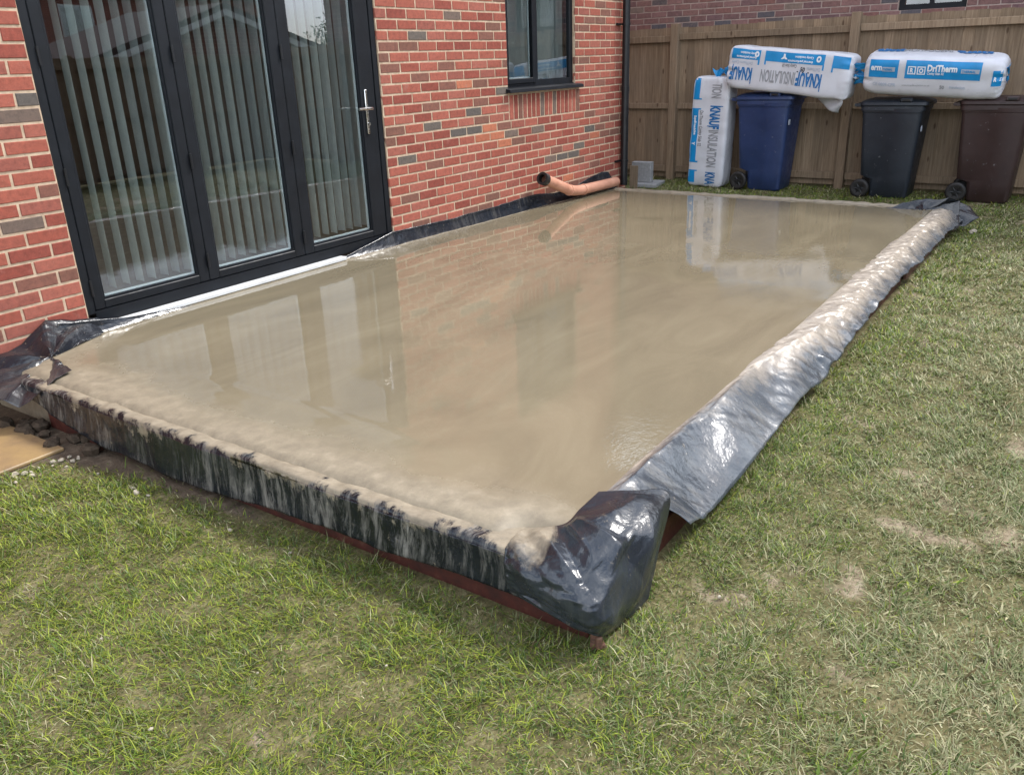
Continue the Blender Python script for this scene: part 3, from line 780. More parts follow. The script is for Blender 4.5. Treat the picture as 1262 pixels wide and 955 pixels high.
# side flap along the lawn
hx = [-2.85, -2.64, -2.2, -1.74, -0.97, -0.93, -0.445, 0.635, 1.8, 2.76, 3.5]
hz_ = [0.10, 0.062, 0.070, 0.105, 0.076, 0.115, 0.150, 0.168, 0.131, 0.114, 0.10]
nS, nV = 640, 36
s = np.linspace(-2.83, 3.42, nS); vv = np.linspace(0, 1, nV)
XS, VV = np.meshgrid(s, vv, indexing='ij')
near = sstep(-0.6, -1.5, XS)
base_z = slab_z(XS)
inner = -3.335+0.02*(fbm(XS*1.1, XS*0, 61, 3)-0.5)*2
crest = 0.045+0.075*(1-near)
out = np.where(VV < 0.4, VV/0.4*crest, crest+(VV-0.4)/0.6*(0.248-crest))
hem = np.interp(XS, hx, hz_)+(fbm(XS*3.1, XS*0, 62, 3)-0.5)*0.03
zc = base_z+0.004+0.008*fbm(XS*1.4, XS*0+3, 63, 3)
tq = np.clip((VV-0.4)/0.6, 0, 1)
Z = np.where(VV < 0.4, base_z+(zc-base_z)*np.sin(VV/0.4*math.pi/2), zc+(hem-zc)*(tq**(1.0+0.12*(1-near))))
cr_amp = 1.0-0.72*near
Z = Z+(fbm(XS*6+VV*2.5, VV*4, 64, 4)-0.5)*0.014*cr_amp*sstep(0.03, 0.25, VV)
Z = Z+(ridged(XS*9-VV*3.5, VV*2.5, 65, 3)-0.8)*0.022*(0.05+0.95*cr_amp)*sstep(0.03, 0.2, VV)+(ridged(XS*26-VV*5, VV*4, 68, 2)-0.8)*0.008*(0.08+0.92*cr_amp*sstep(0.25, 0.7, cr_amp))*sstep(0.03, 0.2, VV)*sstep(1.0, 0.6, VV)
out = out+(fbm(XS*9+VV*2, VV*2, 66, 3)-0.5)*0.030*sstep(0.4, 1, VV)*cr_amp
Z = Z+(fbm(XS*2.6+VV*1.3, VV*2, 67, 3)-0.5)*0.030*near*sstep(0.1, 0.5, VV)
Z = Z+0.012*np.sin((XS*3.4+VV*2.6)*2.2)*near*sstep(0.2, 0.6, VV)*sstep(1.1, 0.8, VV)
P = np.stack([XS+0.16*sstep(0.4, 1, VV)*sstep(-2.4, -2.83, XS), inner-out, Z], -1)
UV = np.stack([XS+3, VV+0.30*sstep(-1.2, -2.3, XS)-0.22*(1-near)], -1)
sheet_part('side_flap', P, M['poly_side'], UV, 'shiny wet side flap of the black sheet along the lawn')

# far lip and the folded far corner
nS, nV = 260, 12
s = np.linspace(-0.12, -3.34, nS); vv = np.linspace(0, 1, nV); SS, VV = np.meshgrid(s, vv, indexing='ij')
o_ = VV*0.13+(fbm(SS*8, VV*2, 71, 3)-0.5)*0.02
Z = slab_z(3.38)+0.018*np.sin(np.clip(VV*2.2, 0, 1)*math.pi/2)-0.13*sstep(0.35, 1, VV)+(fbm(SS*12, VV*3, 72, 3)-0.5)*0.016*sstep(0, 0.2, VV)
sheet_part('far_lip', np.stack([3.36+o_, SS, Z], -1), M['poly_muddy'], np.stack([SS*1.0, VV], -1))
def fan(name, centre, outer, mat, n=90, m=26, pleat=6.0, amp=0.02, seed=0, uvoff=1.0, sag=0.0):
    """pleated fan of sheet from a centre point to an outer polyline"""
    outer = np.array(outer); d = np.r_[0, np.cumsum(np.linalg.norm(np.diff(outer, axis=0), axis=1))]
    a = np.linspace(0, 1, n); oc = np.stack([np.interp(a*d[-1], d, outer[:, i]) for i in range(3)], -1)
    r = np.linspace(0.03, 1, m)
    P = np.array(centre)[None, None]*(1-r[None, :, None])+oc[:, None]*r[None, :, None]
    A, Rr = np.meshgrid(a, r, indexing='ij')
    tri = np.abs(((A*pleat+0.35*fbm(A*5, Rr*2, seed, 2)+0.12*Rr) % 1)-0.5)*2
    P[..., 2] += amp*(tri-0.5)*sstep(0.0, 0.35, Rr)*(1-0.35*Rr)+amp*0.8*(fbm(A*9, Rr*5, seed+3, 3)-0.5)-sag*np.sin(Rr*math.pi)
    P[..., 0] += amp*0.5*(fbm(A*11, Rr*4, seed+5, 3)-0.5)*Rr
    P[..., 1] -= amp*0.4*np.abs(fbm(A*7, Rr*4, seed+6, 3)-0.5)*Rr
    return sheet_part(name, P, mat, np.stack([A, Rr*0+uvoff], -1))
fan('far_corner_fold', (3.27, -3.29, 0.195), [(3.24, -2.98, 0.198), (3.31, -3.10, 0.240), (3.34, -3.28, 0.285), (3.38, -3.46, 0.285), (3.52, -3.54, 0.24), (3.40, -3.56, 0.15), (3.22, -3.60, 0.07), (3.05, -3.58, 0.09)],
    M['poly_plain'], pleat=3.3, amp=0.035, seed=81)
fan('far_corner_tail', (3.48, -3.42, 0.20), [(3.30, -3.50, 0.10), (3.36, -3.62, 0.05), (3.45, -3.72, 0.13), (3.56, -3.62, 0.20), (3.58, -3.44, 0.25)],
    M['poly_plain'], n=50, m=14, pleat=2, amp=0.02, seed=88)
# pleats bunched in the corner by the wall
fan('corner_pleats', (-3.02, -0.27, 0.240), [(-2.45, -0.035, 0.225), (-2.62, -0.022, 0.30), (-2.74, -0.018, 0.33), (-2.90, -0.016, 0.352), (-2.98, -0.020, 0.318), (-3.12, -0.03, 0.26), (-3.26, -0.04, 0.235),
     (-3.36, -0.10, 0.205), (-3.42, -0.26, 0.215), (-3.41, -0.42, 0.185), (-3.35, -0.54, 0.145), (-3.25, -0.62, 0.215), (-3.10, -0.60, 0.256)],
    M['poly_plain'], n=240, m=40, pleat=6.0, amp=0.032, seed=91)
# upstand against the wall right of the door
def upstand(name, tops, y, mat, lean=0.0, nS=240, nV=14, seed=0, zb=None):
    tx = [q[0] for q in tops]; tz = [q[1] for q in tops]
    s = np.linspace(tx[0], tx[-1], nS); vv = np.linspace(0, 1, nV); SS, VV = np.meshgrid(s, vv, indexing='ij')
    top = np.interp(SS, tx, tz)+(fbm(SS*5, SS*0, seed, 3)-0.5)*0.012
    bot = slab_z(SS)-0.012
    Z = bot+(top-bot)*VV
    Y = y-0.028*(1-VV)**2-lean*(1-VV)-np.abs(fbm(SS*6, VV*2, seed+2, 3)-0.5)*0.014-0.004
    return sheet_part(name, np.stack([SS, Y, Z], -1), mat, np.stack([SS, VV*0+1.0-0.55*np.exp(-VV*9)], -1))
upstand('wall_upstand', [(-0.92, 0.226), (-0.73, 0.245), (-0.45, 0.285), (-0.15, 0.338), (-0.05, 0.336), (0.64, 0.318), (1.4, 0.325), (1.93, 0.335), (2.3, 0.30), (2.7, 0.30), (3.0, 0.36), (3.3, 0.385), (3.45, 0.37), (3.6, 0.24)], 0.0, M['poly_plain'], 0.012, seed=101)
upstand('sill_upstand', [(-2.86, 0.345), (-2.65, 0.305), (-2.46, 0.272), (-2.2, 0.250), (-1.95, 0.228)], -0.054, M['poly_plain'], 0.006, nS=120, seed=111)

# ================================================================== FORMWORK
def formwork(name, label, x0, x1, y0, y1, z0, z1, mat, group=None, tilt=0):
    mb = MB().box(x0-(x0+x1)/2, x1-(x0+x1)/2, y0-(y0+y1)/2, y1-(y0+y1)/2, 0, z1-z0, 0.004)
    o = mb.build(name, mat, None, False, ((x0+x1)/2, (y0+y1)/2, z0)); o.rotation_euler = (0, 0, tilt)
    return tag(o, label, 'formwork board', group)
formwork('formwork_board', 'dark red steel form along the front of the slab', -3.235, -3.215, -3.515, -0.55, -0.012, 0.20, M['redsteel'])
formwork('formwork_board', 'long red-brown side form half hidden by the wet side flap', -3.19, 1.30, -3.496, -3.480, -0.012, 0.098, M['redsteel'])
formwork('formwork_board', 'dirty brown timber form closing the far end of the slab side', 1.44, 3.45, -3.505, -3.482, -0.012, 0.10, M['board'])
fs = MB().tube([(0, 0, -0.10), (0, 0, 0.13)], 0.011, 8).box(-0.03, 0.03, -0.018, 0.0, 0.005, 0.045, 0.004).box(-0.022, 0.022, -0.03, -0.006, 0.0, 0.018, 0.004)
o = fs.build('form_pin', M['board'], None, False, (-3.262, -3.545, 0.0)); o.rotation_euler = (0.06, 0.1, 0.8)
tag(o, 'rusty muddy steel pin at the outer foot of the corner', 'steel pin')

# ================================================================== PIPE OFFCUT
pts = [(1.93, -0.115, 0.487), (2.08, -0.112, 0.435), (2.22, -0.11, 0.386), (2.34, -0.108, 0.343), (2.42, -0.106, 0.316), (2.50, -0.104, 0.298), (2.60, -0.101, 0.285), (2.72, -0.098, 0.278), (2.95, -0.094, 0.272), (3.2, -0.09, 0.266), (3.48, -0.085, 0.260)]
pr = empty('drain_pipe', (2.45, -0.11, 0.215)); pl = Vector((2.45, -0.11, 0.215))
tag(pr, 'terracotta plastic drain pipe with an elbow lying against the house wall', 'pipe')
rel = lambda P: [tuple(Vector(q)-pl) for q in P]
pb_ = MB(); seg = 22
outer = MB(); outer.tube(rel(pts), 0.052, seg, caps=False)
inner_ = MB(); inner_.tube(rel(pts), 0.047, seg, caps=False); inner_.f = [tuple(reversed(q)) for q in inner_.f]
outer.add(inner_.v, inner_.f)
n_ = len(pts)*seg
for base in (0, (len(pts)-1)*seg):
    outer.f += [(base+k, base+(k+1) % seg, n_+base+(k+1) % seg, n_+base+k) for k in range(seg)]
autosmooth(outer.build('pipe_body', M['terracotta'], pr), 50)
d0 = (Vector(pts[1])-Vector(pts[0])).normalized()
def ringtube(p0, p1, ro, ri):
    mb = MB(); a = MB().tube([p0, p1], ro, seg, False); b = MB().tube([p0, p1], ri, seg, False)
    mb.add(a.v, a.f); mb.add(b.v, [tuple(reversed(q)) for q in b.f])
    for base in (0, seg): mb.f += [(base+k, base+(k+1) % seg, 2*seg+base+(k+1) % seg, 2*seg+base+k) for k in range(seg)]
    return mb
p0 = Vector(pts[0])-pl
autosmooth(ringtube(tuple(p0-d0*0.035), tuple(p0+d0*0.028), 0.061, 0.040).build('seal_ring', M['rubber'], pr), 50)
for k in (4, 7):
    q = Vector(pts[k])-pl; d = (Vector(pts[k+1])-Vector(pts[k])).normalized()
    autosmooth(ringtube(tuple(q-d*0.012), tuple(q+d*0.012), 0.0575, 0.049).build('pipe_collar', M['terracotta'], pr), 50)

# ================================================================== BACK FENCE
FX = 5.66
def zground(x, y): return float(ground_z(np.array(x), np.array(y)))
def fence(name, label, org, axis_, length, posts, back, top_f, seed, first=0.0):
    """org: start point; axis_: unit direction of the run; back: unit direction away from the viewer side"""
    root = tag(empty(name, tuple(org)), label, 'fence')
    ax = Vector(axis_); bk = Vector(back); ang = math.atan2(ax.y, ax.x)
    r = random.Random(seed)
    def loc(u, w, z): return ax*u+bk*w+Vector((0, 0, z))
    # local builder boxes: x along run, y = back
    sgn = 1 if (Vector((-ax.y, ax.x, 0)).dot(bk) > 0) else -1
    def place(o): o.rotation_euler = (0, 0, ang)
    def bx(a, b, w0, w1, z0, z1, nm, bev=0.004):
        y0_, y1_ = sorted((sgn*w0, sgn*w1))
        ca = (a+b)/2
        o = MB().box(a-ca, b-ca, y0_, y1_, 0, z1-z0, bev).build(nm, M['wood'], root, False, tuple(loc(ca, 0, z0))); place(o); return o
    cache = []
    for q in range(8):
        w_ = 0.118+r.uniform(-.004, .004); th = 0.014
        y0_, y1_ = sorted((0.0, sgn*th))
        hgt = 1.0
        tl_ = r.uniform(-.01, .01)
        v = [(-w_/2, 0, 0), (w_/2, sgn*0.006, 0), (w_/2, sgn*(0.006+0.008), 0), (-w_/2, sgn*0.017, 0)]
        me = MB().loft([v, [(x, y, hgt) for x, y, z in v]]).mesh('board'); me.materials.append(M['wood']); cache.append(me)
    u_ = 0.0
    while u_ < length:
        o = link('board', r.choice(cache), None, root); o.location = loc(u_+0.055, 0.0+r.uniform(0, .004), 0.03)
        o.scale = (1, 1, top_f(u_)-0.03+r.uniform(-.006, .006)); o.rotation_euler = (0, 0, ang); u_ += 0.112+r.uniform(-.003, .003)
    for k, pu in enumerate(posts):
        bx(pu-0.05, pu+0.05, -0.105, -0.003, -0.1, top_f(pu)+0.045, 'post', 0.006)
    ends = [0]+list(posts)+[length]
    for a, b in zip(ends[:-1], ends[1:]):
        if b-a < 0.2: continue
        lo = a+(0.052 if a else 0); hi = b-(0.052 if b < length else 0)
        m_ = (lo+hi)/2
        tz = top_f(m_)
        bx(lo, hi, -0.052, -0.003, tz-0.155, tz-0.080, 'rail'); bx(lo, hi, -0.040, -0.003, 0.90, 0.97, 'rail'); bx(lo, hi, -0.046, -0.003, 0.10, 0.18, 'rail')
    return root
fence('garden_fence', 'tall brown closeboard timber fence behind the wheelie bins', (FX, 3.2, 0), (0, -1, 0), 11.2, [3.0, 5.18, 7.25, 9.3], (1, 0, 0),
      lambda u_: 1.862+0.028*min(max(u_-1.5, 0), 3.5)/3.5-0.0*u_, 3)
fence('garden_fence', 'timber fence across the lawn that the door glass mirrors', (-9.0, -8.0, 0), (1, 0, 0), 14.6, [1.0, 3.0, 5.0, 7.0, 9.0, 11.0, 13.0], (0, -1, 0), lambda u_: 1.80, 4)

# ================================================================== NEIGHBOUR BEHIND THE FENCE
nb = tag(empty('neighbour_house', (6.25, 0, 0)), 'darker brick house wall just behind the back fence', 'house')
NX = 6.25; WY0, WY1, WZ0, WZ1 = -2.98, -2.27, 1.945, 3.0
nw = MB()
nw.box(0.004, 0.10, WY1, 5.0, -0.2, 4.6); nw.box(0.004, 0.10, -7.0, WY0, -0.2, 4.6)
nw.box(0.004, 0.10, WY0+1e-4, WY1-1e-4, -0.2, WZ0); nw.box(0.004, 0.10, WY0+1e-4, WY1-1e-4, WZ1, 4.6)
nwall = nw.build('wall', M['mortar_old'], nb)
nbr = []; r2 = random.Random(15)
NRED = [(126, 96, 92), (134, 102, 96), (122, 94, 92), (138, 106, 102), (130, 94, 88), (118, 92, 92)]
NGR = [(100, 92, 92), (94, 90, 94), (130, 114, 104)]
for c in range(18, 61):
    off = 0.05 if c % 2 else 0.05+BL/2
    z0 = c*BH
    inwin = z0+BH > WZ0+0.01 and z0 < WZ1-0.01
    for a_, b_ in ([(-5.0, -WY1), (-WY0, 7.0)] if inwin else [(-5.0, 7.0)]):
        k = math.floor((a_-off)/BL)
        while off+k*BL < b_-0.012:
            a = off+k*BL; b = a+BL; k += 1
            lo, hi = max(a, a_)+0.005, min(b, b_)-0.005
            if hi-lo < 0.03: continue
            col = r2.choice(NGR) if r2.random() < 0.12 else r2.choice(NRED)
            nbr.append(((lo+hi)/2, z0+BH/2, hi-lo, BH-0.011, r2.randrange(6), col))
# along -Y, facing -X: centre positions are relative to the parent
class _B: pass
def hid(c): return c[2] < 1.88
_old = brick_size
org_w = np.array([NX, 0, 0.])
def lay_neigh():
    items = []
    for b in nbr:
        c = org_w+np.array([0, -b[0], b[1]])
        cs = [c+np.array([0, -sx*b[2]/2, sz*b[3]/2]) for sx, sz in ((-1, -1), (1, -1), (1, 1), (-1, 1))]
        a, inv = brick_size(cs)
        items.append((a if inv and not hid(c) else 0, c, b))
    items.sort(key=lambda q: -q[0]); rest = []
    rot = -math.pi/2
    for k, (a, c, b) in enumerate(items):
        if k < 300 and a > 0:
            o = link('brick', brick_mesh(b[2], b[3], b[4], b[5]), None, nwall); o.location = tuple(c-org_w); o.rotation_euler = (0, 0, rot)
        else: rest.append((c-org_w, b))
    mb = MB(); cols = []
    for c, b in rest:
        v, f = brick_geo(b[2], b[3], b[4])
        mb.add([(c[0]+y, c[1]-x, c[2]+z) for x, y, z in v], f); cols += [srgb(*b[5])]*len(v)
    me = mb.mesh('brick_courses'); set_attr(me, 'tint', np.array(cols), 'FLOAT_COLOR')
    link('brick_courses', me, M['brick'], nwall)['kind'] = 'stuff'
lay_neigh()
nwin = MB().box(0.05, 0.09, WY0, WY0+0.06, WZ0, WZ1).box(0.05, 0.09, WY1-0.06, WY1, WZ0, WZ1).box(0.05, 0.09, WY0+0.06, WY1-0.06, WZ0, WZ0+0.06).box(0.05, 0.09, WY0+0.06, WY1-0.06, WZ1-0.06, WZ1).box(0.05, 0.09, -2.64, -2.59, WZ0+0.06, WZ1-0.06).build('window', M['anthracite'], nb)
MB().box(0.066, 0.072, WY0+0.06, -2.64, WZ0+0.06, WZ1-0.06).build('pane', M['glass'], nwin)
MB().box(0.066, 0.072, -2.59, WY1-0.06, WZ0+0.06, WZ1-0.06).build('pane', M['glass'], nwin)
MB().box(0.11, 5.0, -7.0, 5.0, -0.2, 1.9).box(0.6, 5.0, -7.0, 5.0, 1.91, 4.6).build('inner_wall', M['room'], nb)
MB().loft([[(-0.25, -7.2, 4.6), (2.6, -7.2, 6.4), (5.4, -7.2, 4.6)], [(-0.25, 5.2, 4.6), (2.6, 5.2, 6.4), (5.4, 5.2, 4.6)]]).build('roof', M['rooftile'], nb)

# buildings the door glass mirrors, beyond the lawn's other fence
def gable_house(name, label, x0, x1, y0, y1, eave, ridge, along, windows=()):
    root = tag(empty(name, ((x0+x1)/2, (y0+y1)/2, 0)), label, 'house'); ox, oy = (x0+x1)/2, (y0+y1)/2
    a, b = (x1-x0)/2, (y1-y0)/2
    w = MB()
    if along == 'x':
        prof = lambda x: [(x, -b, -0.3), (x, b, -0.3), (x, b, eave), (x, 0, ridge), (x, -b, eave)]
        w.loft([prof(-a), prof(a)])
        e = 0.25; k = (ridge-eave)/b
        rfm = MB()
        for s_ in (-1, 1):
            rfm.loft([[(x, s_*(b+e), eave-k*e+0.02), (x, 0, ridge+0.02), (x, 0, ridge+0.14), (x, s_*(b+e), eave-k*e+0.14)] for x in (-a-0.15, a+0.15)])
        bar = MB()
        for s_ in (-1, 1):
            bar.loft([[(x, s_*(b+e), eave-k*e-0.12), (x, s_*0.001, ridge-0.10), (x, s_*0.001, ridge+0.02), (x, s_*(b+e), eave-k*e+0.01)] for x in (-a-0.17, -a-0.13)])
    else:
        prof = lambda y: [(-a, y, -0.3), (a, y, -0.3), (a, y, eave), (0, y, ridge), (-a, y, eave)]
        w.loft([prof(-b), prof(b)])
        e = 0.25; k = (ridge-eave)/a
        rfm = MB()
        for s_ in (-1, 1):
            rfm.loft([[(s_*(a+e), y, eave-k*e+0.02), (0, y, ridge+0.02), (0, y, ridge+0.14), (s_*(a+e), y, eave-k*e+0.14)] for y in (-b-0.15, b+0.15)])
        bar = MB()
        for s_ in (-1, 1):
            bar.loft([[(s_*(a+e), y, eave-k*e-0.12), (s_*0.001, y, ridge-0.10), (s_*0.001, y, ridge+0.02), (s_*(a+e), y, eave-k*e+0.01)] for y in (b+0.13, b+0.17)])
    w.build('wall', M['brick_far'], root); rfm.build('roof', M['rooftile'], root); bar.build('bargeboard', M['white_upvc'], root)
    for (wx, wy, wz, ww, wh) in windows:
        fr_ = MB().box(wx-ox-ww/2-0.07, wx-ox+ww/2+0.07, wy-oy-0.01, wy-oy+0.05, wz-0.07, wz+wh+0.07).build('window', M['white_upvc'], root)
        MB().box(wx-ox-ww/2, wx-ox+ww/2, wy-oy+0.051, wy-oy+0.06, wz, wz+wh).build('pane', M['glass'], fr_)
    return root
gable_house('brick_garage', 'low brick garage with white bargeboards beyond the mirrored fence', 4.4, 10.6, -14.6, -11.4, 1.75, 2.75, 'y')
gable_house('neighbour_house', 'two-storey brick house beyond the garage mirrored in the doors', 10.0, 28.0, -42.0, -34.0, 5.0, 7.6, 'x', [(14.5, -34.0, 3.0, 1.4, 1.4), (17.3, -34.0, 3.0, 1.4, 1.4), (23.5, -34.0, 3.0, 1.4, 1.4)])

# ================================================================== LEAVES (tree beyond the fence, mirrored in the glass)
def tree(label, x, y, h, crown, seed, n=5200):
    root = tag(empty('garden_tree', (x, y, 0)), label, 'tree'); r = np.random.default_rng(seed)
    tm = MB(); tm.tube([(0, 0, -0.2), (0.05, 0.02, h*0.25), (-0.04, 0.05, h*0.5), (0.03, 0, h*0.8)], [0.16, 0.12, 0.08, 0.03], 9)
    for k in range(9):
        a = k*2.4; zz = h*(0.3+0.05*k)
        tm.tube([(0, 0, zz), (math.cos(a)*crown*0.45, math.sin(a)*crown*0.45, zz+h*0.13), (math.cos(a)*crown*0.8, math.sin(a)*crown*0.8, zz+h*0.2)], [0.05, 0.03, 0.012], 6)
    tm.build('trunk', M['bark'], root)
    cl = r.normal(size=(60, 3)); cl /= np.linalg.norm(cl, axis=1)[:, None]; cl *= (r.random(60)**0.5)[:, None]*[crown, crown, h*0.33]; cl[:, 2] += h*0.66
    ci = r.integers(0, 60, n); c_ = cl[ci]+r.normal(size=(n, 3))*crown*0.15
    d = r.normal(size=(n, 3)); d /= np.linalg.norm(d, axis=1)[:, None]; e = np.cross(d, r.normal(size=(n, 3))); e /= np.linalg.norm(e, axis=1)[:, None]
    ln = r.uniform(.06, .12, n)[:, None]
    V = np.stack([c_-d*ln, c_+e*ln*0.45, c_+d*ln, c_-e*ln*0.45], 1).reshape(-1, 3)
    me = bpy.data.meshes.new('crown'); me.from_pydata(V.tolist(), [], np.arange(n*4).reshape(-1, 4).tolist())
    g = np.array([0.06, 0.10, 0.025]); tn = r.uniform(0.6, 1.6, 60)[ci]*r.uniform(.8, 1.2, n)
    set_attr(me, 'tint', np.c_[np.repeat(tn[:, None]*g, 4, 0), np.ones(n*4)], 'FLOAT_COLOR')
    link('crown', me, M['leaf'], root)
tree('leafy green tree beyond the mirrored fence, beside the garage', 1.8, -12.5, 6.0, 1.7, 1)
tree('tall leafy tree far beyond the mirrored fence', 33, -33, 4.2, 2.2, 2)
tree('broad leafy tree beyond the mirrored garage roof', 37.0, -34.5, 4.6, 2.6, 3)

# ================================================================== WHEELIE BINS
def rrect(x0, x1, y0, y1, z, r=0.04, n=4, step=0.0, ys=None):
    pts = []
    for (cx_, cy_, a0) in ((x1-r, y1-r, 0), (x0+r, y1-r, 90), (x0+r, y0+r, 180), (x1-r, y0+r, 270)):
        for k in range(n+1):
            a = R(a0+90*k/n); pts.append((cx_+r*math.cos(a), cy_+r*math.sin(a), z))
    if ys is not None:   # moulded step half-way along each side: the front half stands proud
        i1 = 2*(n+1)
        def stp(sx, order): return [(sx[0], ys+order*0.006, z), (sx[1], ys-order*0.006, z)]
        left = [(x0, ys+0.008, z), (x0-step, ys-0.008, z)]
        right = [(x1+step, ys-0.008, z), (x1, ys+0.008, z)]
        q = []
        for k, p_ in enumerate(pts):
            px = p_[0]
            if p_[1] < ys: px = px-step if px < (x0+x1)/2 else px+step
            q.append((px, p_[1], p_[2]))
        pts = q[:i1]+left+q[i1:]+right
    return pts
def wheelie_bin(label, mat, y_c, x_near, colour, zs_=1.0, sticker=True):
    xc = x_near+0.275
    root = tag(empty('wheelie_bin', (xc, y_c, zground(xc, y_c))), label, 'wheelie bin', 'wheelie bins by the fence')
    b = MB()
    rings = []
    for z, hw, yr, yf in [(0.0, 0.195, 0.13, -0.235), (0.02, 0.212, 0.145, -0.25), (0.20, 0.222, 0.155, -0.262), (0.235, 0.226, 0.255, -0.264), (0.5, 0.243, 0.272, -0.281), (0.9, 0.266, 0.298, -0.303), (0.905, 0.272, 0.305, -0.310), (0.945, 0.274, 0.308, -0.312)]:
        rings.append(rrect(-hw, hw, yf, yr, z+0.004, 0.045, 4, 0.012, -0.02))
    b.loft(rings)
    autosmooth(b.build('body', mat, root), 40)
    rim = MB().loft([rrect(-0.285, 0.285, -0.325, 0.318, z, 0.05) for z in (0.930, 0.935, 0.965, 0.972)])
    autosmooth(rim.build('rim', mat, root), 40)
    lid = MB(); lr = []
    for z, i in [(0.974, 0.0), (0.985, -0.010), (1.012, -0.008), (1.024, 0.012), (1.040, 0.06), (1.050, 0.13)]:
        lr.append(rrect(-0.288+i, 0.288-i, -0.345+i, 0.320-i*0.6, z, max(0.02, 0.055-i*0.1)))
    lid.loft(lr)
    lo = autosmooth(lid.build('lid', mat, root), 40)
    MB().box(-0.305, -0.17, -0.20, -0.08, 1.015, 1.058, 0.01).build('lid_boss', mat, lo)
    MB().box(-0.309, -0.25, -0.178, -0.102, 1.024, 1.048, 0.003).build('lid_slot', M['rubber'], lo)
    hb = MB().tube([(-0.25, 0.372, 0.985), (0.25, 0.372, 0.985)], 0.016, 10)
    for x in (-0.22, 0, 0.22): hb.box(x-0.02, x+0.02, 0.316, 0.372, 0.965, 1.0, 0.004)
    autosmooth(hb.build('handle', mat, root), 40)
    MB().tube([(-0.25, 0.235, 0.105), (0.25, 0.235, 0.105)], 0.011, 8).build('axle', M['rubber'], root)
    for sx in (-1, 1):
        cxw = sx*0.262
        prof = [(0.040, -0.020), (0.070, -0.026), (0.088, -0.028), (0.100, -0.020), (0.103, 0.0), (0.100, 0.020), (0.088, 0.028), (0.070, 0.026), (0.040, 0.020)]
        wmb = MB(); n = 28
        rgs = [[(cxw+w_, 0.235+rr*math.cos(2*math.pi*k/n), 0.105+rr*math.sin(2*math.pi*k/n)) for k in range(n)] for rr, w_ in prof]
        wmb.loft(rgs, False, False)
        wo = autosmooth(wmb.build('wheel', M['rubber'], root), 50)
        hub = MB(); xx = cxw+sx*0.006
        hub.tube([(cxw-0.014, 0.235, 0.105), (cxw+0.014, 0.235, 0.105)], 0.060, 20)
        hub.tube([(cxw-0.030, 0.235, 0.105), (cxw+0.030, 0.235, 0.105)], 0.020, 14)
        for k in range(6):
            a = k*math.pi/3
            hub.tube([(cxw-sx*-0.018, 0.235+0.02*math.cos(a), 0.105+0.02*math.sin(a)), (cxw-sx*-0.018, 0.235+0.075*math.cos(a), 0.105+0.075*math.sin(a))], 0.007, 6)
        hub.build('hub', M['blackplastic'], wo)
    root.scale = (1, 1, zs_)
    if sticker:
        MB().box(-0.255, -0.20, -0.315, -0.309, 0.72, 0.775).build('sticker', M['printpale'], root)
    return root
wheelie_bin('blue wheelie bin beneath the tilted insulation pack', M['bin_blue'], -1.185, 4.99, 'blue', 1.055)
wheelie_bin('black wheelie bin, between the blue bin and the brown bin', M['bin_black'], -2.585, 4.98, 'black')
wheelie_bin('dark brown wheelie bin, next to the black bin', M['bin_brown'], -3.555, 4.97, 'brown')

# ================================================================== INSULATION PACKS
def text_geo(body, size=1.0, bold=0.0, squeeze=1.0, spacing=1.0):
    cu_ = bpy.data.curves.new('print', 'FONT'); cu_.body = body; cu_.size = size; cu_.offset = bold; cu_.space_character = spacing
    cu_.resolution_u = 3; cu_.fill_mode = 'FRONT'
    ob = bpy.data.objects.new('print', cu_); C.objects.link(ob)
    dg = bpy.context.evaluated_depsgraph_get()
    me = bpy.data.meshes.new_from_object(ob.evaluated_get(dg))
    me.calc_loop_triangles()
    v = np.array([q.co[:2] for q in me.vertices]); f = [tuple(tr_.vertices) for tr_ in me.loop_triangles]
    bpy.data.objects.remove(ob); bpy.data.curves.remove(cu_); bpy.data.meshes.remove(me)
    v[:, 0] *= squeeze
    T = v[np.array(f)] if len(f) else np.zeros((0, 3, 2))
    for _ in range(2):
        a_, b_, c_ = T[:, 0], T[:, 1], T[:, 2]; ab, bc, ca = (a_+b_)/2, (b_+c_)/2, (c_+a_)/2
        T = np.concatenate([np.stack(q, 1) for q in ((a_, ab, ca), (ab, b_, bc), (ca, bc, c_), (ab, bc, ca))])
    return T.reshape(-1, 2), [(3*k, 3*k+1, 3*k+2) for k in range(len(T))]
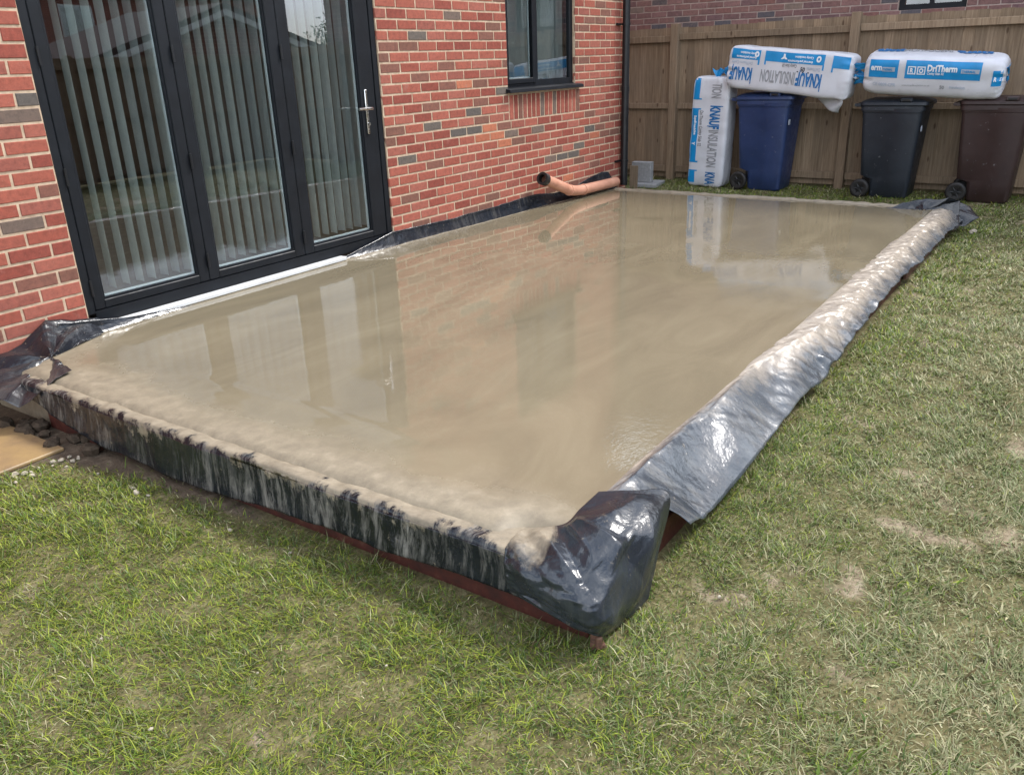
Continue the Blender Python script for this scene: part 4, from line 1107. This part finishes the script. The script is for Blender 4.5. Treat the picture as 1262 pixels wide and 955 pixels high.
class Pack:
    """soft pack: length L along a, height H along b, depth D along n"""
    def __init__(s, label, centre, eA, eB, L, H, D, seed, p=5.0, sag=0.0, emin=0.5):
        s.emin = emin
        s.c = Vector(centre); s.A = Vector(eA).normalized(); s.B = Vector(eB).normalized(); s.N = s.A.cross(s.B).normalized()
        s.L, s.H, s.D, s.p, s.seed, s.sag = L, H, D, p, seed, sag
        s.root = tag(empty('insulation_pack', tuple(s.c)), label, 'insulation pack', 'insulation packs by the fence')
        na, nt = 150, 96
        a = np.linspace(-1, 1, na); a = np.sign(a)*(1-(1-np.abs(a))**1.2); tt = np.linspace(0, 2*math.pi, nt, endpoint=False)
        A_, Q_ = np.meshgrid(a*L/2, tt, indexing='ij')
        P = s.cross(A_, Q_)
        mb = MB().loft([[tuple(q) for q in ring] for ring in P])
        s.body = mb.build('film', M['packfilm'], s.root, True)
    def scale(s, a):
        e = np.clip(1-np.abs(2*a/s.L)**18, 0, 1)**0.4
        return s.emin+(1-s.emin)*e
    def wrinkle(s, a, q):
        end = np.abs(2*a/s.L)
        w = (fbm(a*7+5, np.cos(q)*1.7+a*1.1, s.seed, 2)-0.5)*0.016+(fbm(a*2.5, np.sin(q)*1.2, s.seed+3, 2)-0.5)*0.022
        return w+(fbm(np.sin(q)*5+7, np.cos(q)*5+a*3, s.seed+5, 2)-0.5)*0.06*np.clip((end-0.80)/0.20, 0, 1)
    def cross(s, a, q):
        sc = s.scale(a); c, d = np.cos(q), np.sin(q)
        r = (np.abs(c)**s.p+np.abs(d)**s.p)**(-1/s.p)
        w = s.wrinkle(a, q)
        n = c*r*(s.D/2*sc+w); b = d*r*(s.H/2*sc+w*0.7)
        return a[..., None]*np.array(s.A)+b[..., None]*np.array(s.B)+n[..., None]*np.array(s.N)
    def front(s, a, b, off=0.004, top=False):
        """points on the face (or on the top side) above flat print coordinates"""
        a = np.asarray(a, float); b = np.asarray(b, float)
        HH = s.D if top else s.H
        sc = s.scale(a); y = np.minimum(np.abs(2*b/(HH*sc)), 0.985)
        x = (1-y**s.p)**(1/s.p)
        q = np.arctan2(y*np.sign(b), x)
        if top: q = math.pi/2-q
        return s.cross(a, q)+np.array(s.B if top else s.N)*off
    def band(s, a0, a1, b0, b1, mat, name='print_band', top=False, off=0.003):
        n, m = max(3, int(abs(a1-a0)/0.02)), max(3, int(abs(b1-b0)/0.015))
        P = s.front(*np.meshgrid(np.linspace(a0, a1, n), np.linspace(b0, b1, m), indexing='ij'), off, top)
        return MB().grid(P).build(name, mat, s.body, True)
    def text(s, body, a, b, size, mat, rot=0, bold=0.0, squeeze=1.0, spacing=1.0, top=False, off=0.006, align='l', skew=0.0):
        v, f = text_geo(body, size, bold, squeeze, spacing)
        if align == 'c': v[:, 0] -= (v[:, 0].max()+v[:, 0].min())/2
        v[:, 0] += skew*v[:, 1]
        ca, sa = math.cos(R(rot)), math.sin(R(rot))
        x, y = v[:, 0], v[:, 1]
        P = s.front(np.clip(a+x*ca-y*sa, -s.L*0.495, s.L*0.495), b+x*sa+y*ca, off, top)
        o = MB().add(P, f).build('lettering', mat, s.body)
        return o
    def tails(s, end, mat, n, seed, ln=0.12):
        """gathered, twisted end of the film"""
        r = random.Random(seed)
        for k in range(n):
            a = end*s.L/2*0.985; b0 = r.uniform(-0.3, 0.3)*s.H; n0 = r.uniform(-0.2, 0.25)*s.D
            P = np.zeros((9, 7, 3)); wd = r.uniform(0.08, 0.15); tw = r.uniform(-1.2, 1.2); ph = r.uniform(0, 6)
            for i in range(9):
                for j in range(7):
                    t_ = i/8; w_ = (j/6-0.5)*wd*(0.5+0.7*t_)
                    an = ph*0.4+tw*t_; fz = 0.02*math.sin(j*2.1+ph+3*t_)*t_
                    q = s.A*(a+end*ln*t_*(1+0.2*math.sin(j*1.7+ph)))+s.B*(b0*(1-0.2*t_)+w_*math.cos(an)+fz)+s.N*(n0+w_*math.sin(an)+fz)
                    P[i, j] = tuple(q)
            o = MB().grid(P).build('film_tail', mat, s.body, True)
            md = o.modifiers.new('thickness', 'SOLIDIFY'); md.thickness = 0.001
def knauf(pk, a, b, size, rot, mat_a, mat_b, wk, wi=0.0):
    """two-tone pack lettering with its tall first and long last stroke; wk, wi: lengths of the two words"""
    d = -1 if rot == 180 else 1; bo = 0.007*size/0.17
    v, _ = text_geo('KNAUF', size, bo, 1.0, 1.02); sq = wk/v[:, 0].max(); ch = v[:, 1].max()
    pk.text('KNAUF', a, b, size, mat_a, rot, bo, sq, 1.02)
    vk, _ = text_geo('K', size, bo, sq, 1.02); vf, _ = text_geo('F', size, bo, sq, 1.02)
    st = size*0.052; k0 = vk[:, 0].min(); f0 = wk-(vf[:, 0].max()-vf[:, 0].min())
    def bar(x0, x1, y0, y1):
        aa = sorted((a+d*x0, a+d*x1)); bb = sorted((b+d*y0, b+d*y1))
        pk.band(aa[0], aa[1], bb[0], bb[1], mat_a, 'lettering', off=0.006)
    bar(k0, k0+st, ch, ch+size*0.17); bar(f0, f0+st, -size*0.17, 0.0)
    if wi:
        v, _ = text_geo('INSULATION', size, 0.003*size/0.17, 1.0, 1.0)
        pk.text('INSULATION', a+d*(wk+0.010), b, size, mat_b, rot, 0.003*size/0.17, wi/v[:, 0].max(), 1.0)
zg = zground(5.05, -0.5)
# standing pack
p1 = Pack('white and blue insulation pack standing upright beside the blue bin', (5.17, -0.525, zg+0.655), (0.03, 0.045, -1), (0, -1, -0.045), 1.29, 0.46, 0.30, 201, 10, emin=0.62)
hL = p1.L/2
p1.band(-hL*0.97, -0.40, -0.2245, -0.135, M['packblue']); p1.band(-0.40, -0.385, -0.2245, -0.105, M['packblue'])
p1.band(-0.27, -0.285, -0.2245, -0.105, M['packblue']); p1.band(-0.27, 0.335, -0.2245, -0.135, M['packblue']); p1.band(0.335, 0.355, -0.2245, -0.105, M['packblue'])
p1.band(0.445, 0.46, -0.2245, -0.105, M['packblue']); p1.band(0.46, 0.60, -0.2245, -0.135, M['packblue'])
p1.text('DriTherm Cavity Slab 32', -0.26, -0.116, 0.060, M['printblack'], 0, 0, 0.62, 1.1)
p1.text('Supafil insulation', -0.20, -0.185, 0.042, M['printwhite'], 0, 0.002, 0.8)
p1.text('Y', 0.115, -0.19, 0.05, M['printwhite'], 0, 0.004, 0.9)
knauf(p1, -0.325, 0.014, 0.172, 0, M['packblue_dark'], M['printgrey'], 0.27, 0.44)
p1.text('TION', -0.575, 0.014, 0.172, M['printgrey'], 0, 0.003, 0.40)
p1.text('KNA', 0.455, 0.014, 0.172, M['packblue_dark'], 0, 0.006, 0.42)
o = p1.tails(-1, M['packblue'], 3, 5, 0.09)
# tilted pack on the blue bin
tilt = R(6.2)
p2 = Pack('white insulation pack with upside-down lettering lying tilted on the blue bin', (5.09, -1.455, 1.338), (0, -math.cos(tilt), -math.sin(tilt)), (0, -math.sin(tilt), math.cos(tilt)), 1.40, 0.47, 0.36, 211, 9, emin=0.62)
p2.band(-0.66, -0.325, 0.095, 0.200, M['packblue']); p2.band(-0.345, -0.325, 0.045, 0.095, M['packblue'])
p2.band(-0.255, 0.395, 0.095, 0.200, M['packblue']); p2.band(-0.270, -0.252, 0.055, 0.20, M['packblue']); p2.band(0.380, 0.398, 0.045, 0.095, M['packblue'])
p2.band(0.495, 0.66, 0.08, 0.20, M['packblue']); p2.band(0.48, 0.497, 0.035, 0.20, M['packblue'])
p2.text('Cavity insulation', -0.365, 0.172, 0.034, M['printwhite'], 180, 0.001, 0.85); p2.text('thermal performance', -0.365, 0.128, 0.034, M['printwhite'], 180, 0.001, 0.8)
p2.text('Cavity insulation', 0.270, 0.172, 0.034, M['printwhite'], 180, 0.001, 0.9); p2.text('thermal performance', 0.270, 0.128, 0.034, M['printwhite'], 180, 0.001, 0.95)
p2.text('O', -0.342, 0.182, 0.075, M['printwhite'], 180, 0.006, 0.8); p2.text('O', 0.355, 0.178, 0.075, M['printwhite'], 180, 0.006, 0.8)
p2.text('Y', -0.030, 0.180, 0.065, M['printwhite'], 180, 0.006, 1.2)
p2.text('DriTherm Cavity', -0.40, 0.072, 0.048, M['printpale'], 180, 0.001, 0.75)
p2.text('DriTherm', 0.365, 0.066, 0.048, M['printpale'], 180, 0.001, 0.75); p2.text('Cavity Slab 32', 0.10, 0.082, 0.046, M['printblack'], 180, 0.0, 0.62)
knauf(p2, 0.400, 0.000, 0.185, 180, M['packblue_dark'], M['printgrey'], 0.285, 0.395)
knauf(p2, -0.390, 0.000, 0.185, 180, M['packblue_dark'], M['printgrey'], 0.265)
p2.text('50', 0.145, 0.018, 0.062, M['printblack'], 0, 0.0015, 0.85)
for q in ((0.11, 0.006), (0.17, 0.004), (0.23, 0.004)):
    p2.band(q[0], q[0]+0.016, q[1], q[1]+0.012, M['printblack'], 'print_band', off=0.004)
p2.tails(1, M['packfilm_grey'], 2, 9, 0.06); p2.tails(-1, M['packblue'], 1, 12, 0.05)
# torn flap hanging under its end
P = np.zeros((12, 9, 3))
for i in range(12):
    for j in range(9):
        t_ = i/11; w_ = j/8
        aa = 0.40+w_*0.24+0.02*math.sin(5*t_); bb = -0.205-t_*(0.17-0.12*(1-w_)**2*1.0)
        P[i, j] = tuple(p2.A*aa+p2.B*bb+p2.N*(0.13+0.03*math.sin(w_*7+t_*3)-0.05*t_))
o = MB().grid(P).build('torn_flap', M['packfilm_grey'], p2.body, True); o.modifiers.new('thickness', 'SOLIDIFY').thickness = 0.001
# long pack on the black and brown bins
p3 = Pack('white insulation pack with a wide blue band lying across two bins', (5.07, -2.935, 1.284), (0, -1, -0.055), (-math.sin(R(13)), -0.055*math.cos(R(13)), math.cos(R(13))), 1.33, 0.41, 0.40, 221, 4.2, emin=0.45)
p3.band(-0.60, -0.315, 0.000, 0.170, M['packblue']); p3.band(-0.245, 0.455, 0.000, 0.170, M['packblue']); p3.band(0.56, 0.645, -0.05, 0.10, M['packblue'])
p3.text('erm', -0.585, 0.072, 0.085, M['printwhite'], 0, 0.003, 0.8)
p3.band(-0.47, -0.345, 0.062, 0.105, M['printpale'], 'print_band', off=0.006)
p3.text('THERMAL', -0.463, 0.072, 0.030, M['packblue'], 0, 0.001, 0.72, off=0.009)
for k, x in enumerate((-0.222, -0.132)):
    for (a0, a1, b0, b1) in ((x, x+0.078, 0.110, 0.120), (x, x+0.078, 0.042, 0.052), (x, x+0.010, 0.052, 0.110), (x+0.068, x+0.078, 0.052, 0.110)):
        p3.band(a0, a1, b0, b1, M['printwhite'], 'print_band', off=0.006)
    p3.text(('R', 'O')[k], x+0.039, 0.060, 0.060, M['printwhite'], 0, 0.003, 0.8, align='c')
p3.text('DriTherm', -0.040, 0.078, 0.083, M['printwhite'], 0, 0.0035, 0.82)
p3.text('Cavity Slab 32', -0.035, 0.045, 0.032, M['printwhite'], 0, 0.001, 0.85)
p3.band(0.275, 0.440, 0.066, 0.106, M['printpale'], 'print_band', off=0.006)
p3.text('THERMAL', 0.283, 0.075, 0.030, M['packblue'], 0, 0.001, 0.95, off=0.009)
p3.text('CE 0809-CPR', -0.55, -0.085, 0.045, M['printpale'], 0, 0.001, 0.9)
p3.text('www.knaufinsulation.co.uk', -0.26, -0.075, 0.026, M['printgrey'], 0, 0.0, 0.95)
p3.text('50', 0.10, -0.095, 0.050, M['printgrey'], 0, 0.001, 0.9); p3.text('insulation', 0.19, -0.085, 0.040, M['printpale'], 0, 0.001, 0.95)
p3.text('R', 0.575, 0.0, 0.055, M['printwhite'], 0, 0.003, 0.7, off=0.008)
p3.text('KNAUF', 0.50, -0.02, 0.13, M['packblue_dark'], 180, 0.012, 0.75, top=True); p3.text('INSULATION', 0.14, -0.02, 0.13, M['printgrey'], 180, 0.003, 0.62, top=True)
p3.text('KNAUF', -0.33, -0.02, 0.13, M['packblue_dark'], 180, 0.012, 0.62, top=True)
p3.tails(-1, M['packblue'], 5, 21, 0.12); p3.tails(1, M['packblue'], 2, 23, 0.03)

# ================================================================== BY THE WALL CORNER
o = MB().box(-0.05, 0.05, -0.13, 0.13, 0, 0.25, 0.006).build('concrete_block', M['block'], None, False, (4.92, 0.285, 0.055)); o.rotation_euler = (0, 0, R(4))
tag(o, 'grey concrete block propped on a slab offcut by the house corner', 'block')
o = MB().box(-0.20, 0.20, -0.17, 0.17, 0, 0.05, 0.008).build('slab_offcut', M['block'], None, False, (4.95, 0.22, 0.003)); o.rotation_euler = (0, 0, R(8))
tag(o, 'flat grey slab offcut lying under the concrete block', 'slab')
o = MB().box(-0.018, 0.018, -0.05, 0.05, 0, 0.30, 0.004).build('timber_offcut', M['wood'], None, False, (4.62, 0.262, -0.012)); o.rotation_euler = (0, R(4), R(12))
tag(o, 'pale timber offcut standing against the house corner', 'timber')

# ================================================================== PATH
path = tag(MB().box(-6.6, -3.37, -0.86, -0.06, -0.08, -0.007).build('path', M['ground']), kind='structure')
px0 = -6.5
for k in range(5):
    x1_ = -3.345-k*0.605; x0_ = x1_-0.595
    o = MB().box(x0_, x1_, -0.875, -0.10, -0.006, 0.013, 0.005).build('paving_slab', M['paving'], path)

# ================================================================== STONES AND CLODS
def lump(r_, seed, flat=0.7):
    rr = random.Random(seed); mb = MB(); rings = []
    for i in range(1, 5):
        th = math.pi*i/5; ring = []
        for k in range(7):
            a = 2*math.pi*k/7; q = r_*rr.uniform(0.75, 1.15)
            ring.append((q*math.sin(th)*math.cos(a), q*math.sin(th)*math.sin(a)*0.8, q*math.cos(th)*flat))
        rings.append(ring)
    mb.loft(rings); return mb
peb = [lump(0.010, k) for k in range(4)]
pebm = [q.mesh('stone') for q in peb]
for q in pebm: q.materials.append(M['stone'])
pr_ = random.Random(2)
for k in range(26):
    tq = pr_.random()
    x = -3.65+0.42*tq+pr_.uniform(-.03, .03); y = -0.955+pr_.uniform(-.05, .03)-0.05*tq
    if k > 18: x, y = -3.40+pr_.uniform(-.04, .02), -1.0-pr_.random()*2.3
    o = link('stone', pr_.choice(pebm), None); s_ = pr_.uniform(0.6, 1.5); o.scale = (s_, s_, s_)
    o.location = (x, y, zground(x, y)+0.006*s_); o.rotation_euler = (pr_.uniform(-.4, .4), pr_.uniform(-.4, .4), pr_.random()*6)
    tag(o, 'small pale stone lying on the mud between the path edge and lawn' if k <= 18 else 'small pale stone on the lawn at the foot of the front form', 'stone', 'loose stones by the path' if k <= 18 else 'loose stones by the front form')
M['soil'] = plain('dark_soil', srgb(74, 64, 54), 0.95, 0, 0.3, 40, 0.8, 0.1)
cl = [lump(0.04, 40+k, 0.8).mesh('soil_clod') for k in range(3)]
for q in cl: q.materials.append(M['soil'])
for k in range(14):
    x = -3.31+pr_.uniform(-.05, .08); y = -0.30-pr_.random()*0.75
    o = link('soil_clod', pr_.choice(cl), None); s_ = pr_.uniform(0.6, 1.3); o.scale = (s_, s_, s_*0.8)
    set_z = zground(x, y); o.location = (x, y, set_z+0.018*s_); o.rotation_euler = (0, 0, pr_.random()*6)
    tag(o, 'dark clod of soil under the sheet edge by the path', 'soil clod', 'soil clods under the sheet')
o = lump(0.045, 77, 0.6).build('stone', M['stone'], None, False, (3.35, -3.70, 0.014)); tag(o, 'pale stone beside the far folded corner of the sheet', 'stone')
scr = pr_
for k in range(46):
    d = 1.9+pr_.random()**1.6*6; a = YAW-R(36)+pr_.random()*R(70)
    x, y = CAM[0]+d*math.cos(a), CAM[1]+d*math.sin(a)
    if (-3.35 < x < 3.6 and y > -3.66) or (y > -1.0): continue
    o = link('stone', pr_.choice(pebm), None); s_ = pr_.uniform(0.35, 0.75); o.scale = (s_, s_, s_); o.location = (x, y, zground(x, y)+0.012)
    tag(o, 'tiny pale stone lying among the lawn grass', 'stone', 'tiny stones in the lawn')

# ================================================================== GRASS
N = 1300000
U = rng.random(N)
rmin, rmax, rk = 1.0, 12.5, 3.4
# density flat to rk, then falling as 1/d^1.5
dens = lambda d: np.where(d < rk, 1.0, (rk/d)**1.45)
dg_ = np.linspace(rmin, rmax, 400); cdf = np.cumsum(dg_*dens(dg_)); cdf /= cdf[-1]
dist = np.interp(U, cdf, dg_)
az = YAW-R(44)+rng.random(N)*R(90)
gx = CAM[0]+dist*np.cos(az); gy = CAM[1]+dist*np.sin(az)
nw_ = 90000; gx[:nw_] = rng.uniform(-5.5, 5.6, nw_); gy[:nw_] = rng.uniform(-7.9, -4.2, nw_); dist[:nw_] = np.maximum(np.hypot(gx[:nw_]-CAM[0], gy[:nw_]-CAM[1]), 6.5)
ok = ~((gx > -3.262) & (gx < 3.50) & (gy > -3.535)) & ~((gy > -0.02) & (gx < 3.95)) & (gx < 5.62) & (gy < 3.0) & (gy > -7.9)
ok &= ~((gx < -3.33) & (gy > -0.90))
jx = gx+0.03*rng.normal(size=N); jy = gy+0.03*rng.normal(size=N)
bare = bare_f(jx, jy); mud = mud_f(jx, jy)
ok &= rng.random(N) > 0.90*bare
ok &= rng.random(N) > 1.02*sstep(0.25, 0.55, mud)
tuft = fbm(gx*11, gy*11, 71, 3, 0.6)
ok &= rng.random(N) < (0.62+0.7*sstep(0.38, 0.6, tuft))
idx = np.nonzero(ok)[0][:700000]
gx, gy, dist, bare, tuft = gx[idx], gy[idx], dist[idx], bare[idx], tuft[idx]; n = len(idx)
lush = fbm(gx*1.1+7, gy*1.1+2, 77, 3)
right = sstep(-3.5, -4.4, gy)*sstep(-4.2, -3.0, gx)
left = sstep(-3.2, -3.6, gx)*sstep(-4.3, -3.2, gy)
ln = (0.014+0.036*rng.random(n)**2.4)*(0.75+0.7*sstep(0.35, 0.7, tuft))*(1-0.35*bare)*np.where(dist > 6, 1.15, 1)
lay = np.clip(rng.normal(1.08, 0.28, n)+0.12*bare, 0.15, 1.45)     # lean from upright
comb = fbm(gx*2.2, gy*2.2, 79, 2)*8+rng.normal(0, 1.7, n)           # neighbouring blades lie the same way
wd = rng.uniform(0.0007, 0.0017, n)*np.clip(dist/2.6, 1, 2.8)
dirx, diry = np.cos(comb), np.sin(comb)
px, py = -diry, dirx
z0 = ground_z(gx, gy)-0.002
def blade(t, k, w):
    th = lay*k
    hx = ln*t*np.sin(th); hz = ln*t*np.cos(th)*np.where(th > 1.3, 0.8, 1)
    return (np.stack([gx+dirx*hx-px*w*wd, gy+diry*hx-py*w*wd, z0+np.maximum(hz, 0.003)], -1),
            np.stack([gx+dirx*hx+px*w*wd, gy+diry*hx+py*w*wd, z0+np.maximum(hz, 0.003)], -1))
b0, b1 = blade(0.0, 0.5, 1.0); m0, m1 = blade(0.55, 0.88, 0.85); tp, _ = blade(1.0, 1.04, 0.0)
b0[:, 2] = z0; b1[:, 2] = z0
V = np.stack([b0, b1, m1, m0, tp], 1).reshape(-1, 3)
me = bpy.data.meshes.new('grass')
me.vertices.add(n*5); me.vertices.foreach_set('co', V.astype(np.float32).ravel())
base = np.arange(n)[:, None]*5
loops = np.concatenate([base+np.array([[0, 1, 2, 3]]), base+np.array([[3, 2, 4]])], 1).ravel()
me.loops.add(n*7); me.loops.foreach_set('vertex_index', loops.astype(np.int32))
ls = (np.arange(n)[:, None]*7+np.array([[0, 4]])).ravel(); lt = np.tile([4, 3], n)
me.polygons.add(n*2); me.polygons.foreach_set('loop_start', ls.astype(np.int32)); me.polygons.foreach_set('loop_total', lt.astype(np.int32))
me.update(calc_edges=True); me.validate()
G = np.array(srgb(100, 124, 44)[:3]); Y = np.array(srgb(148, 158, 60)[:3]); S = np.array(srgb(178, 172, 134)[:3]); Dk = np.array(srgb(76, 98, 46)[:3]); O_ = np.array(srgb(130, 136, 94)[:3]); B_ = np.array(srgb(118, 102, 72)[:3])
r1 = rng.random(n)
pS = np.clip(0.11+0.10*right+0.20*bare-0.10*left+0.10*sstep(0.55, 0.35, lush), 0.03, 0.6)
pO = np.clip(0.20+0.32*right-0.08*left, 0, 0.6); pB = 0.07+0.05*bare; pD = (0.15+0.1*sstep(0.5, 0.7, lush))*(1-0.5*right)
col = np.where((r1 < pS)[:, None], S, np.where((r1 < pS+pO)[:, None], O_, np.where((r1 < pS+pO+pB)[:, None], B_, np.where((r1 < pS+pO+pB+pD)[:, None], Dk, np.where((rng.random(n) < 0.35+0.4*lush*left)[:, None], Y, G)))))
col = col*rng.uniform(0.75, 1.25, n)[:, None]
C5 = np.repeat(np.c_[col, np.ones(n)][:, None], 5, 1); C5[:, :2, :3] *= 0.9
set_attr(me, 'tint', C5.reshape(-1, 4), 'FLOAT_COLOR')
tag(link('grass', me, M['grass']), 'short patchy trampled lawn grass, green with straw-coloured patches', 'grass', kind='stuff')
